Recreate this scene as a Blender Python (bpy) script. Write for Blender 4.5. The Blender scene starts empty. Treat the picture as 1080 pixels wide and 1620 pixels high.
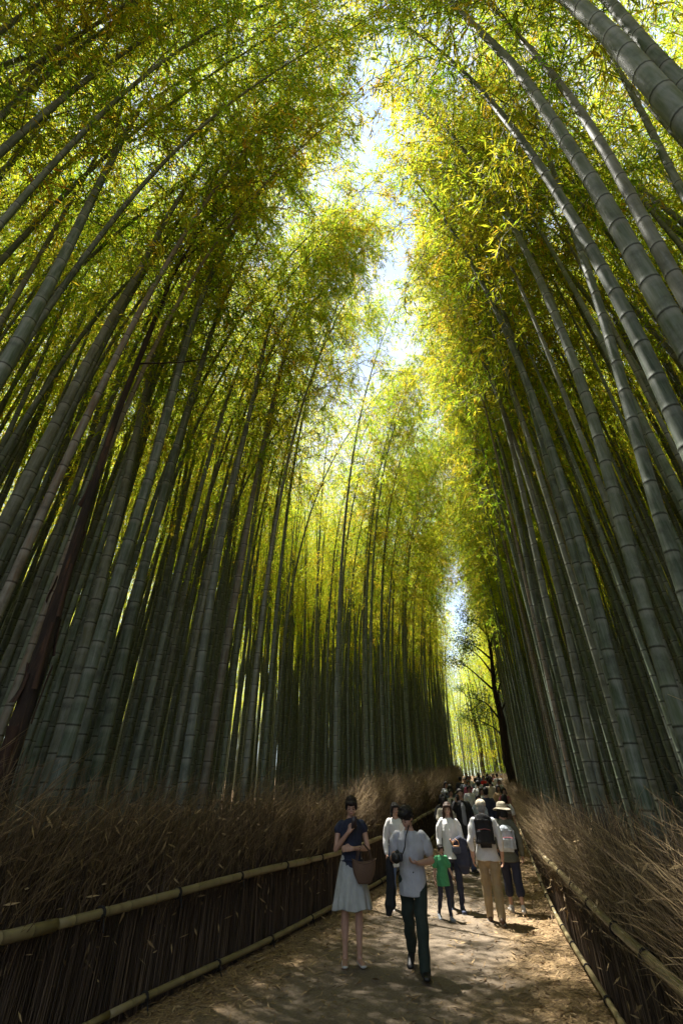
import bpy, bmesh, math, random
import numpy as np
from mathutils import Vector, Matrix

scene = bpy.context.scene
COL = scene.collection
R = math.radians

# ------------------------------------------------------------------ camera
CAM_H = 1.65
cam_d = bpy.data.cameras.new('camera')
cam_d.sensor_fit = 'HORIZONTAL'
cam_d.sensor_width = 24.0
cam_d.lens = 16.0
cam_d.clip_end = 1200
cam = bpy.data.objects.new('camera', cam_d)
COL.objects.link(cam)
cam.location = (0, 0, CAM_H)
cam.rotation_euler = (R(90 + 32.57), 0, 0)
scene.camera = cam

# ------------------------------------------------------------------ light
SUN = Vector((-.20, .24, .95)).normalized()          # direction towards the sun
world = bpy.data.worlds.new('World')
scene.world = world
world.use_nodes = True
wn = world.node_tree
wn.nodes.clear()
sky_n = wn.nodes.new('ShaderNodeTexSky')
sky_n.sky_type = 'NISHITA'
sky_n.sun_disc = False
sky_n.sun_elevation = math.asin(SUN.z)
sky_n.sun_rotation = math.atan2(SUN.x, SUN.y)
sky_n.air_density = 1.0
sky_n.dust_density = .1
# thin bright cloud over the blue
geo_n = wn.nodes.new('ShaderNodeTexCoord')
cl = wn.nodes.new('ShaderNodeTexNoise')
cl.inputs['Scale'].default_value = 3.0
cl.inputs['Detail'].default_value = 6
cl.inputs['Roughness'].default_value = .6
clr = wn.nodes.new('ShaderNodeMapRange')
clr.inputs['From Min'].default_value = .30
clr.inputs['From Max'].default_value = .60
mixc = wn.nodes.new('ShaderNodeMixRGB')
mixc.inputs[2].default_value = (2.5, 2.65, 2.95, 1)
bg = wn.nodes.new('ShaderNodeBackground')
bg.inputs['Strength'].default_value = .13
wo = wn.nodes.new('ShaderNodeOutputWorld')
wn.links.new(geo_n.outputs['Generated'], cl.inputs['Vector'])
wn.links.new(cl.outputs['Fac'], clr.inputs['Value'])
wn.links.new(clr.outputs['Result'], mixc.inputs[0])
wn.links.new(sky_n.outputs['Color'], mixc.inputs[1])
wn.links.new(mixc.outputs[0], bg.inputs['Color'])
wn.links.new(bg.outputs[0], wo.inputs['Surface'])

sun_d = bpy.data.lights.new('sun', 'SUN')
sun_d.energy = 5.0
sun_d.angle = R(.5)
sun_d.color = (1.0, .95, .86)
sun = bpy.data.objects.new('sun', sun_d)
COL.objects.link(sun)
sun.rotation_euler = (-SUN).to_track_quat('-Z', 'Y').to_euler()
sun.location = (0, 0, 60)

vs = scene.view_settings
vs.view_transform = 'Standard'
vs.look = 'None'
vs.exposure = 1.78
vs.gamma = 1.0
vs.use_curve_mapping = False
scene.cycles.max_bounces = 8
scene.cycles.diffuse_bounces = 4
scene.cycles.transmission_bounces = 6
scene.cycles.glossy_bounces = 2
scene.cycles.transparent_max_bounces = 4
scene.cycles.caustics_reflective = False
scene.cycles.caustics_refractive = False
scene.cycles.use_denoising = True

rng = np.random.default_rng(7)
random.seed(7)

# ------------------------------------------------------------------ helpers
def tag(o, label=None, cat=None, group=None, kind=None):
    if label: o['label'] = label
    if cat: o['category'] = cat
    if group: o['group'] = group
    if kind: o['kind'] = kind
    return o

def empty(name, loc=(0, 0, 0), rz=0.0, scale=1.0):
    o = bpy.data.objects.new(name, None)
    o.empty_display_size = .2
    o.location = loc
    o.rotation_euler = (0, 0, rz)
    o.scale = (scale,) * 3
    COL.objects.link(o)
    return o

def link(name, me, parent=None, m=None):
    o = bpy.data.objects.new(name, me)
    COL.objects.link(o)
    if parent is not None: o.parent = parent
    if m is not None and not me.materials: me.materials.append(m)
    return o

def np_mesh(name, V, F, smooth=True, attrs=None, m=None):
    """V (n,3); F (k,3) or (k,4) or list of such arrays."""
    me = bpy.data.meshes.new(name)
    Fs = F if isinstance(F, list) else [F]
    Fs = [np.asarray(f, dtype=np.int32) for f in Fs if len(f)]
    nl = sum(f.size for f in Fs)
    npoly = sum(len(f) for f in Fs)
    V = np.asarray(V, dtype=np.float32)
    me.vertices.add(len(V)); me.vertices.foreach_set('co', V.ravel())
    me.loops.add(nl); me.loops.foreach_set('vertex_index', np.concatenate([f.ravel() for f in Fs]))
    me.polygons.add(npoly)
    tot = np.concatenate([np.full(len(f), f.shape[1], np.int32) for f in Fs])
    st = np.concatenate([[0], np.cumsum(tot)[:-1]]).astype(np.int32)
    me.polygons.foreach_set('loop_start', st)
    me.polygons.foreach_set('loop_total', tot)
    me.polygons.foreach_set('use_smooth', np.full(npoly, smooth, dtype=bool))
    if attrs:
        for k, a in attrs.items():
            at = me.attributes.new(k, 'FLOAT', 'POINT')
            at.data.foreach_set('value', np.asarray(a, dtype=np.float32))
    me.update(calc_edges=True)
    me.validate()
    if m is not None: me.materials.append(m)
    return me

def tubes(C, Rr, sides):
    """many tubes at once: C (n,k,3) centre lines, Rr (n,k) radii -> V, quads"""
    n, k, _ = C.shape
    T = np.gradient(C, axis=1)
    T /= np.linalg.norm(T, axis=2, keepdims=True) + 1e-9
    ref = np.where(np.abs(T[..., 2:3]) > .8, np.array([1., .03, 0]), np.array([0, .03, 1.]))
    A = np.cross(T, ref); A /= np.linalg.norm(A, axis=2, keepdims=True) + 1e-9
    B = np.cross(T, A)
    ang = np.linspace(0, 2 * np.pi, sides, endpoint=False)
    V = C[:, :, None, :] + Rr[:, :, None, None] * (A[:, :, None, :] * np.cos(ang)[None, None, :, None] + B[:, :, None, :] * np.sin(ang)[None, None, :, None])
    idx = np.arange(n * k * sides).reshape(n, k, sides)
    a = idx[:, :-1, :]; b = np.roll(idx, -1, axis=2)[:, :-1, :]
    c = np.roll(idx, -1, axis=2)[:, 1:, :]; d = idx[:, 1:, :]
    Q = np.stack([a, d, c, b], axis=-1).reshape(-1, 4)
    return V.reshape(-1, 3), Q

# ------------------------------------------------------------------ materials
def new_mat(name):
    m = bpy.data.materials.new(name)
    m.use_nodes = True
    nt = m.node_tree
    b = nt.nodes['Principled BSDF']
    return m, nt, b

def N(nt, typ, **kw):
    n = nt.nodes.new(typ)
    for k, v in kw.items():
        if k in n.inputs.keys(): n.inputs[k].default_value = v
        else: setattr(n, k, v)
    return n

def ramp(nt, fac, stops):
    r = nt.nodes.new('ShaderNodeValToRGB')
    e = r.color_ramp.elements
    while len(e) > 1: e.remove(e[-1])
    e[0].position = stops[0][0]; e[0].color = (*stops[0][1], 1)
    for p, c in stops[1:]:
        x = e.new(p); x.color = (*c, 1)
    if fac is not None: nt.links.new(fac, r.inputs[0])
    return r

_mats = {}
def cloth(col, rough=.85, bump=.25, scale=60, key=None, vary=.15):
    k = ('c', tuple(col), rough, bump, scale)
    if k in _mats: return _mats[k]
    m, nt, b = new_mat('cloth')
    tc = N(nt, 'ShaderNodeTexCoord')
    ns = N(nt, 'ShaderNodeTexNoise', Scale=9.0, Detail=4.0)
    nt.links.new(tc.outputs['Object'], ns.inputs['Vector'])
    c0 = [c * (1 - vary) for c in col]; c1 = [min(.95, c * (1 + vary)) for c in col]
    r = ramp(nt, ns.outputs['Fac'], [(.3, c0), (.7, c1)])
    nt.links.new(r.outputs[0], b.inputs['Base Color'])
    b.inputs['Roughness'].default_value = rough
    n2 = N(nt, 'ShaderNodeTexNoise', Scale=14.0, Detail=3.0)
    mp = N(nt, 'ShaderNodeMapping')
    mp.inputs['Scale'].default_value = (1.6, 1.6, .6)
    nt.links.new(tc.outputs['Object'], mp.inputs['Vector'])
    nt.links.new(mp.outputs[0], n2.inputs['Vector'])
    bp = N(nt, 'ShaderNodeBump', Strength=bump * 2.4, Distance=.03)
    nt.links.new(n2.outputs['Fac'], bp.inputs['Height'])
    nt.links.new(bp.outputs[0], b.inputs['Normal'])
    _mats[k] = m
    return m

def skin_mat():
    if 'skin' in _mats: return _mats['skin']
    m, nt, b = new_mat('skin')
    ns = N(nt, 'ShaderNodeTexNoise', Scale=30.0)
    r = ramp(nt, ns.outputs['Fac'], [(.3, (.44, .25, .17)), (.7, (.53, .32, .23))])
    nt.links.new(r.outputs[0], b.inputs['Base Color'])
    b.inputs['Roughness'].default_value = .55
    b.inputs['Subsurface Weight'].default_value = .0
    _mats['skin'] = m
    return m

def hair_mat(col=(.012, .009, .008)):
    k = ('h', col)
    if k in _mats: return _mats[k]
    m, nt, b = new_mat('hair')
    tc = N(nt, 'ShaderNodeTexCoord')
    mp = N(nt, 'ShaderNodeMapping'); mp.inputs['Scale'].default_value = (90, 90, 6)
    ns = N(nt, 'ShaderNodeTexNoise', Scale=1.0)
    nt.links.new(tc.outputs['Object'], mp.inputs[0]); nt.links.new(mp.outputs[0], ns.inputs[0])
    r = ramp(nt, ns.outputs['Fac'], [(.3, [c * .6 for c in col]), (.7, [c * 1.8 for c in col])])
    nt.links.new(r.outputs[0], b.inputs['Base Color'])
    bp = N(nt, 'ShaderNodeBump', Strength=.6, Distance=.01)
    nt.links.new(ns.outputs['Fac'], bp.inputs['Height']); nt.links.new(bp.outputs[0], b.inputs['Normal'])
    b.inputs['Roughness'].default_value = .6
    b.inputs['Specular IOR Level'].default_value = .25
    _mats[k] = m
    return m

def plain(name, col, rough=.5, metal=0.0):
    k = ('p', name, tuple(col), rough)
    if k in _mats: return _mats[k]
    m, nt, b = new_mat(name)
    ns = N(nt, 'ShaderNodeTexNoise', Scale=40.0, Detail=3.0)
    r = ramp(nt, ns.outputs['Fac'], [(.3, [c * .85 for c in col]), (.7, [min(.95, c * 1.12) for c in col])])
    nt.links.new(r.outputs[0], b.inputs['Base Color'])
    b.inputs['Roughness'].default_value = rough
    b.inputs['Metallic'].default_value = metal
    _mats[k] = m
    return m

def mk_culm_mat():
    m, nt, b = new_mat('culm_skin')
    oi = N(nt, 'ShaderNodeObjectInfo')
    tc = N(nt, 'ShaderNodeTexCoord')
    mp = N(nt, 'ShaderNodeMapping'); mp.inputs['Scale'].default_value = (14, 14, 1.1)
    nt.links.new(tc.outputs['Object'], mp.inputs[0])
    st = N(nt, 'ShaderNodeTexNoise', Scale=2.0, Detail=5.0, Roughness=.65)
    nt.links.new(mp.outputs[0], st.inputs[0])
    # waxy grey bloom in streaks over the green
    bl = N(nt, 'ShaderNodeMapRange'); bl.inputs['From Min'].default_value = .35; bl.inputs['From Max'].default_value = .68
    nt.links.new(st.outputs['Fac'], bl.inputs['Value'])
    m1 = N(nt, 'ShaderNodeMixRGB'); m1.inputs[2].default_value = (.22, .245, .215, 1)
    nt.links.new(oi.outputs['Color'], m1.inputs[1])
    sc = N(nt, 'ShaderNodeMath', operation='MULTIPLY'); sc.inputs[1].default_value = .75
    nt.links.new(bl.outputs[0], sc.inputs[0]); nt.links.new(sc.outputs[0], m1.inputs[0])
    # dark blotches of mould
    n2 = N(nt, 'ShaderNodeTexNoise', Scale=6.0, Detail=6.0, Roughness=.7)
    nt.links.new(tc.outputs['Object'], n2.inputs[0])
    b2 = N(nt, 'ShaderNodeMapRange'); b2.inputs['From Min'].default_value = .5; b2.inputs['From Max'].default_value = .66; b2.inputs['To Max'].default_value = .6
    nt.links.new(n2.outputs['Fac'], b2.inputs['Value'])
    m2 = N(nt, 'ShaderNodeMixRGB'); m2.inputs[2].default_value = (.05, .055, .045, 1)
    nt.links.new(m1.outputs[0], m2.inputs[1]); nt.links.new(b2.outputs[0], m2.inputs[0])
    at = N(nt, 'ShaderNodeAttribute', attribute_name='node')
    up = N(nt, 'ShaderNodeMath', operation='MULTIPLY'); up.inputs[1].default_value = .26; up.use_clamp = True
    nt.links.new(at.outputs['Fac'], up.inputs[0])
    m3 = N(nt, 'ShaderNodeMixRGB'); m3.inputs[2].default_value = (.42, .42, .37, 1)
    nt.links.new(m2.outputs[0], m3.inputs[1]); nt.links.new(up.outputs[0], m3.inputs[0])
    dn = N(nt, 'ShaderNodeMath', operation='MULTIPLY'); dn.inputs[1].default_value = -.85; dn.use_clamp = True
    nt.links.new(at.outputs['Fac'], dn.inputs[0])
    m4 = N(nt, 'ShaderNodeMixRGB'); m4.inputs[2].default_value = (.03, .028, .02, 1)
    nt.links.new(m3.outputs[0], m4.inputs[1]); nt.links.new(dn.outputs[0], m4.inputs[0])
    nt.links.new(m4.outputs[0], b.inputs['Base Color'])
    b.inputs['Roughness'].default_value = .62
    b.inputs['Specular IOR Level'].default_value = .2
    bp = N(nt, 'ShaderNodeBump', Strength=.12, Distance=.01)
    nt.links.new(st.outputs['Fac'], bp.inputs['Height']); nt.links.new(bp.outputs[0], b.inputs['Normal'])
    return m
M_CULM = mk_culm_mat()

def mk_leaf_mat():
    m, nt, b = new_mat('bamboo_leaf')
    out = nt.nodes['Material Output']
    oi = N(nt, 'ShaderNodeObjectInfo')
    at = N(nt, 'ShaderNodeAttribute', attribute_name='tint')
    ad = N(nt, 'ShaderNodeMath', operation='MULTIPLY_ADD'); ad.inputs[1].default_value = .26; 
    nt.links.new(oi.outputs['Random'], ad.inputs[0]); nt.links.new(at.outputs['Fac'], ad.inputs[2])
    r = ramp(nt, ad.outputs[0], [(.0, (.045, .095, .008)), (.35, (.085, .13, .010)), (.62, (.15, .165, .012)), (.85, (.24, .19, .014)), (1.1 / 1.1, (.30, .17, .016))])
    nt.links.new(r.outputs[0], b.inputs['Base Color'])
    b.inputs['Roughness'].default_value = .5
    b.inputs['Specular IOR Level'].default_value = .22
    r2 = ramp(nt, ad.outputs[0], [(.0, (.18, .40, .02)), (.36, (.38, .56, .028)), (.6, (.66, .66, .035)), (.85, (.86, .64, .045)), (1.0, (.86, .48, .05))])
    tr = N(nt, 'ShaderNodeBsdfTranslucent')
    nt.links.new(r2.outputs[0], tr.inputs['Color'])
    mx = N(nt, 'ShaderNodeMixShader'); mx.inputs[0].default_value = .68
    nt.links.new(b.outputs[0], mx.inputs[1]); nt.links.new(tr.outputs[0], mx.inputs[2])
    nt.links.new(mx.outputs[0], out.inputs['Surface'])
    return m
M_LEAF = mk_leaf_mat()
M_TWIG = plain('bamboo_twig', (.12, .13, .05), .7)

def mk_bark():
    m, nt, b = new_mat('peeling_bark')
    tc = N(nt, 'ShaderNodeTexCoord')
    mp = N(nt, 'ShaderNodeMapping'); mp.inputs['Scale'].default_value = (16, 16, 1.6)
    nt.links.new(tc.outputs['Object'], mp.inputs[0])
    n1 = N(nt, 'ShaderNodeTexNoise', Scale=1.0, Detail=6.0, Roughness=.7)
    nt.links.new(mp.outputs[0], n1.inputs[0])
    r = ramp(nt, n1.outputs['Fac'], [(.35, (.012, .009, .008)), (.55, (.035, .022, .016)), (.66, (.11, .055, .03)), (.75, (.05, .03, .02))])
    nt.links.new(r.outputs[0], b.inputs['Base Color'])
    b.inputs['Roughness'].default_value = .9
    bp = N(nt, 'ShaderNodeBump', Strength=.9, Distance=.05)
    nt.links.new(n1.outputs['Fac'], bp.inputs['Height']); nt.links.new(bp.outputs[0], b.inputs['Normal'])
    return m
M_BARK = mk_bark()

def mk_brush(name, c0, c1, c2):
    m, nt, b = new_mat(name)
    at = N(nt, 'ShaderNodeAttribute', attribute_name='tint')
    r = ramp(nt, at.outputs['Fac'], [(0, c0), (.5, c1), (1, c2)])
    nt.links.new(r.outputs[0], b.inputs['Base Color'])
    b.inputs['Roughness'].default_value = .75
    return m
M_STICK = mk_brush('brush_stick', (.04, .028, .018), (.105, .07, .044), (.24, .17, .11))
M_WISP = mk_brush('brush_wisp', (.055, .034, .018), (.175, .115, .052), (.46, .33, .16))

def mk_rail():
    m, nt, b = new_mat('dry_bamboo_pole')
    tc = N(nt, 'ShaderNodeTexCoord')
    n1 = N(nt, 'ShaderNodeTexNoise', Scale=5.0, Detail=5.0)
    nt.links.new(tc.outputs['Object'], n1.inputs[0])
    r = ramp(nt, n1.outputs['Fac'], [(.3, (.19, .155, .07)), (.6, (.27, .22, .115)), (.75, (.19, .145, .08))])
    at = N(nt, 'ShaderNodeAttribute', attribute_name='node')
    dn = N(nt, 'ShaderNodeMath', operation='MULTIPLY'); dn.inputs[1].default_value = -.7; dn.use_clamp = True
    nt.links.new(at.outputs['Fac'], dn.inputs[0])
    mx = N(nt, 'ShaderNodeMixRGB'); mx.inputs[2].default_value = (.06, .045, .025, 1)
    nt.links.new(r.outputs[0], mx.inputs[1]); nt.links.new(dn.outputs[0], mx.inputs[0])
    nt.links.new(mx.outputs[0], b.inputs['Base Color'])
    b.inputs['Roughness'].default_value = .42
    return m
M_RAIL = mk_rail()
M_ROPE = plain('dark_rope', (.018, .015, .013), .9)

def mk_ground():
    m, nt, b = new_mat('forest_floor')
    tc = N(nt, 'ShaderNodeTexCoord')
    n1 = N(nt, 'ShaderNodeTexNoise', Scale=.6, Detail=8.0, Roughness=.7)
    n2 = N(nt, 'ShaderNodeTexNoise', Scale=26.0, Detail=6.0, Roughness=.7)
    for n in (n1, n2): nt.links.new(tc.outputs['Object'], n.inputs[0])
    mixf = N(nt, 'ShaderNodeMath', operation='MULTIPLY_ADD'); mixf.inputs[1].default_value = .6
    nt.links.new(n2.outputs['Fac'], mixf.inputs[0])
    hf = N(nt, 'ShaderNodeMath', operation='MULTIPLY'); hf.inputs[1].default_value = .4
    nt.links.new(n1.outputs['Fac'], hf.inputs[0]); nt.links.new(hf.outputs[0], mixf.inputs[2])
    r = ramp(nt, mixf.outputs[0], [(.36, (.05, .032, .018)), (.5, (.16, .095, .045)), (.64, (.30, .19, .09))])
    nt.links.new(r.outputs[0], b.inputs['Base Color'])
    b.inputs['Roughness'].default_value = .95
    bp = N(nt, 'ShaderNodeBump', Strength=.8, Distance=.04)
    nt.links.new(n2.outputs['Fac'], bp.inputs['Height']); nt.links.new(bp.outputs[0], b.inputs['Normal'])
    return m
M_GROUND = mk_ground()

def mk_path():
    m, nt, b = new_mat('trodden_earth')
    tc = N(nt, 'ShaderNodeTexCoord')
    n1 = N(nt, 'ShaderNodeTexNoise', Scale=.9, Detail=9.0, Roughness=.7)
    n2 = N(nt, 'ShaderNodeTexNoise', Scale=38.0, Detail=8.0, Roughness=.75)
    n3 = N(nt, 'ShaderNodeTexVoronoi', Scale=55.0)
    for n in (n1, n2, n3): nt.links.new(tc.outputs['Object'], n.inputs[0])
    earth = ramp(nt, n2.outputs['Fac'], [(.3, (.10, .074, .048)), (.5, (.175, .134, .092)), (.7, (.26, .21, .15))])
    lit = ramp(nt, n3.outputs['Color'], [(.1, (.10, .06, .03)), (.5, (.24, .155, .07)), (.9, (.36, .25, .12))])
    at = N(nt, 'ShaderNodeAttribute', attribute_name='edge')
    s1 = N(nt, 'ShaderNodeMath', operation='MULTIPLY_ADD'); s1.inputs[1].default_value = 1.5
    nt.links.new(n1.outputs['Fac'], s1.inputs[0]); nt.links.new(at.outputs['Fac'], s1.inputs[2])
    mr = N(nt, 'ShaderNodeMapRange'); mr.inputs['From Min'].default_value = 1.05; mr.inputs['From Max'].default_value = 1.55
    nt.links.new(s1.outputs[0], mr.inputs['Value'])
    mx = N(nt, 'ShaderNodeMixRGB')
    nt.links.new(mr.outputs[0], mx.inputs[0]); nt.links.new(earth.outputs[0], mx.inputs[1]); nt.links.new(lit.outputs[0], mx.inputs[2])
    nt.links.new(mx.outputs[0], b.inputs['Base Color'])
    b.inputs['Roughness'].default_value = .93
    bp = N(nt, 'ShaderNodeBump', Strength=.7, Distance=.02)
    nt.links.new(n2.outputs['Fac'], bp.inputs['Height']); nt.links.new(bp.outputs[0], b.inputs['Normal'])
    return m
M_PATH = mk_path()
M_LITTER = mk_brush('dry_leaf', (.10, .06, .03), (.27, .175, .08), (.45, .32, .16))

# ------------------------------------------------------------------ the lie of the land
LF = np.array([(-5.9, -5.5), (-4.9, -2.5), (-3.95, 0), (-2.37, 4.27), (-2.0, 5.46), (0, 10.45), (1.15, 13.2), (2.05, 15.9), (3.4, 20), (6.3, 30), (9.1, 40), (10.0, 44), (10.4, 48), (9.4, 53)])
RF = np.array([(-.9, -5.5), (.1, -2.5), (.85, 0), (1.755, 3.29), (2.32, 5.43), (3.4, 9.45), (5.3, 15.9), (6.5, 20), (9.4, 30), (12.4, 40), (13.5, 44), (14.0, 48), (13.4, 53)])
_yy = np.linspace(-5.5, 53, 1200)
def smooth_line(F):
    x = np.interp(_yy, F[:, 1], F[:, 0])
    k = np.hanning(61); k /= k.sum()
    xp = np.concatenate([x[0] + (x[0] - x[1:31])[::-1], x, x[-1] + (x[-1] - x[-31:-1])[::-1]])
    return np.convolve(xp, k, 'valid')
LX, RX = smooth_line(LF), smooth_line(RF)
def left_x(y): return np.interp(y, _yy, LX)
def right_x(y): return np.interp(y, _yy, RX)
def rise(y):
    y = np.minimum(y, 80)
    return .065 * (np.sqrt((y - 11) ** 2 + 4) + (y - 11)) / 2
def ground_z(x, y):
    x = np.asarray(x, float); y = np.asarray(y, float)
    z = rise(y)
    dr = np.clip(x - right_x(y) - .25, 0, 60); dl = np.clip(left_x(y) - x - .25, 0, 60)
    z = z + .9 * (1 - np.exp(-dr * .22)) + .35 * (1 - np.exp(-dl * .15))
    z = z + .05 * np.sin(x * 1.7 + y * .6) * np.clip(dr + dl, 0, 1) + .04 * np.sin(x * .7 - y * 2.1) * np.clip(dr + dl, 0, 1)
    return z

def grid_axis(a, b, fine_a, fine_b, step, grow=1.25):
    s = list(np.arange(fine_a, fine_b + 1e-6, step))
    d = step
    while s[-1] < b: d *= grow; s.append(s[-1] + d)
    d = step
    while s[0] > a: d *= grow; s.insert(0, s[0] - d)
    return np.array(s)
gx = grid_axis(-400, 400, -12, 22, .4); gy = grid_axis(-400, 400, -6, 56, .4)
X, Y = np.meshgrid(gx, gy)
Z = ground_z(X, Y)
Z[(X > left_x(Y)) & (X < right_x(Y)) & (Y < 53)] -= .03
idx = np.arange(X.size).reshape(X.shape)
Q = np.stack([idx[:-1, :-1], idx[:-1, 1:], idx[1:, 1:], idx[1:, :-1]], -1).reshape(-1, 4)
tag(link('ground', np_mesh('ground', np.stack([X, Y, Z], -1).reshape(-1, 3), Q, m=M_GROUND)), kind='structure')

py = np.arange(-5.4, 52.9, .15); pu = np.linspace(0, 1, 26)
PX = left_x(py)[:, None] * (1 - pu) + right_x(py)[:, None] * pu
PYY = np.repeat(py[:, None], len(pu), 1)
PZ = rise(PYY) + .006 + .035 * (np.abs(pu - .5) * 2)[None] ** 3 + .008 * np.sin(PX * 3.1 + PYY) * np.sin(PYY * 2.3)
idx = np.arange(PX.size).reshape(PX.shape)
Q = np.stack([idx[:-1, :-1], idx[:-1, 1:], idx[1:, 1:], idx[1:, :-1]], -1).reshape(-1, 4)
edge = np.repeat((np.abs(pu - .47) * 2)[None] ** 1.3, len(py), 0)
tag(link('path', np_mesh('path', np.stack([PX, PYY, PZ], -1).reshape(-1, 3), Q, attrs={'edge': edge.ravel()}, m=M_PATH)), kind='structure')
def path_z(y): return float(rise(np.array(y, float))) + .012

# ------------------------------------------------------------------ brush fences
FENCE_W = .8
def brush_panel(seed):
    g = np.random.default_rng(seed)
    # upright sticks
    n = 620
    x = g.uniform(-.06, FENCE_W + .06, n); y = g.uniform(.05, .32, n) ; z1 = g.uniform(1.0, 1.5, n)
    lean = g.normal(0, .035, (n, 2))
    t = np.linspace(0, 1, 3)
    C = np.zeros((n, 3, 3))
    C[:, :, 0] = x[:, None] + lean[:, 0:1] * t * z1[:, None] + g.normal(0, .008, (n, 3))
    C[:, :, 1] = y[:, None] + lean[:, 1:2] * t * .6 + g.normal(0, .006, (n, 3))
    C[:, :, 2] = t * z1[:, None] - .03
    r = np.clip(g.lognormal(-5.6, .38, n), .002, .010)[:, None] * np.array([1, .85, .55])
    C[:70, :, 2] *= (g.uniform(1.45, 1.95, 70) / z1[:70])[:, None]; r[:70] *= .8
    C[:70, 2, :2] += g.normal(0, .09, (70, 2))
    V1, Q1 = tubes(C, r, 4)
    tint1 = np.repeat(np.clip(g.beta(1.3, 2.6, n), 0, 1), 12)
    # feathery tops, swept forward along the fence and over the path
    m = 520
    x = g.uniform(-.15, FENCE_W + .1, m); y = g.uniform(.0, .36, m); z0 = g.uniform(.75, 1.35, m)
    L = np.clip(g.lognormal(-.78, .3, m), .18, .8)
    # gathered in tufts that each lean their own way
    nc = 11
    tx = g.uniform(-.1, FENCE_W + .05, nc); tfx = g.normal(.40, .34, nc); tfy = g.normal(-.15, .25, nc); tz = g.normal(0, .13, nc)
    ci = g.integers(0, nc, m); loose = g.random(m) < .3
    x = np.where(loose, x, tx[ci] + g.normal(0, .045, m)); z0 = np.where(loose, z0, z0 + tz[ci])
    fx = np.where(loose, g.normal(.42, .4, m), tfx[ci] + g.normal(0, .14, m)); fy = np.where(loose, g.normal(-.16, .3, m), tfy[ci] + g.normal(0, .12, m))
    t = np.linspace(0, 1, 5)
    C = np.zeros((m, 5, 3))
    C[:, :, 0] = x[:, None] + (fx * L)[:, None] * t ** 1.6
    C[:, :, 1] = y[:, None] + (fy * L)[:, None] * t ** 1.7
    C[:, :, 2] = z0[:, None] + L[:, None] * (t * .95 - .22 * np.abs(fx)[:, None] * t ** 2.2)
    C += g.normal(0, .006, C.shape)
    r = np.clip(g.lognormal(-6.15, .4, m), .0012, .006)[:, None] * np.array([1, .9, .75, .55, .2])
    V2, Q2 = tubes(C, r, 3)
    tint2 = np.repeat(np.clip(g.beta(2.2, 2.4, m), 0, 1), 15)
    # side sprays on the wisps
    k = 900
    pick = g.integers(0, m, k); tt = g.integers(1, 4, k)
    P0 = C[pick, tt]
    D = C[pick, tt + 1] - C[pick, tt]; D /= np.linalg.norm(D, axis=1, keepdims=True)
    D = D + g.normal(0, .38, D.shape); D /= np.linalg.norm(D, axis=1, keepdims=True)
    S = P0[:, None] + D[:, None] * (np.linspace(0, 1, 3)[None, :, None]) * g.uniform(.08, .24, k)[:, None, None]
    S[:, 2, 2] -= .015
    V3, Q3 = tubes(S, np.repeat(g.uniform(.001, .002, k)[:, None], 3, 1) * np.array([1, .8, .3]), 3)
    tint3 = np.repeat(np.clip(g.beta(2.5, 2, k), 0, 1), 9)
    # dry bamboo leaves caught in the brush
    w = 150
    P = np.stack([g.uniform(-.1, FENCE_W + .1, w), g.uniform(-.03, .3, w), 1.55 - 1.2 * g.random(w) ** 2.2], -1)
    D = g.normal(0, .5, (w, 3)); D[:, 2] -= .5; D /= np.linalg.norm(D, axis=1, keepdims=True)
    S = np.cross(D, g.normal(0, 1, (w, 3))); S /= np.linalg.norm(S, axis=1, keepdims=True)
    Lw = g.uniform(.05, .13, w)[:, None]
    V4 = np.stack([P, P + D * Lw * .4 + S * Lw * .09, P + D * Lw, P + D * Lw * .4 - S * Lw * .09], 1).reshape(-1, 3)
    Q4 = np.arange(4 * w).reshape(-1, 4)
    tint4 = np.repeat(.4 + .6 * g.random(w), 4)
    V = np.concatenate([V1, V2, V3, V4]); Q = np.concatenate([Q1, Q2 + len(V1), Q3 + len(V1) + len(V2), Q4 + len(V1) + len(V2) + len(V3)])
    me = np_mesh('brush', V, Q, attrs={'tint': np.concatenate([tint1, tint2, tint3, tint4])})
    me.materials.append(M_STICK); me.materials.append(M_WISP)
    mi = np.zeros(len(Q), np.int32); mi[len(Q1):] = 1
    me.polygons.foreach_set('material_index', mi)
    return me
PANELS = [brush_panel(100 + i) for i in range(6)]

def pole_mesh(P, r0, r1, seed, step=.33):
    """a bamboo pole along polyline P (k,3) with ridged nodes"""
    g = np.random.default_rng(seed)
    P = np.asarray(P, float)
    d = np.concatenate([[0], np.cumsum(np.linalg.norm(np.diff(P, axis=0), axis=1))])
    L = d[-1]
    s, rr, nn = [0.0], [1.0], [0.0]
    q = g.uniform(.1, .3)
    while q < L - .06:
        for ds, f, v in ((-.03, 1.0, 0), (-.006, 1.05, .3), (0, 1.10, -1), (.007, 1.04, -.5), (.03, 1.0, 0)):
            s.append(q + ds); rr.append(f); nn.append(v)
        q += step * g.uniform(.75, 1.3)
    s.append(L); rr.append(1.0); nn.append(0.0)
    s = np.array(s)
    C = np.stack([np.interp(s, d, P[:, i]) for i in range(3)], -1)
    rad = (r0 + (r1 - r0) * s / L) * np.array(rr)
    V, Qd = tubes(C[None], rad[None], 12)
    nv = len(V)
    V = np.concatenate([V, C[:1], C[-1:]])
    i = np.arange(12); j = (i + 1) % 12
    b = nv - 12
    T = np.concatenate([np.stack([i, j, np.full(12, nv)], -1), np.stack([b + j, b + i, np.full(12, nv + 1)], -1)])
    at = np.concatenate([np.repeat(nn, 12), [-.6, -.6]])
    return np_mesh('pole', V, [Qd, T], attrs={'node': at}, m=M_RAIL)

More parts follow.
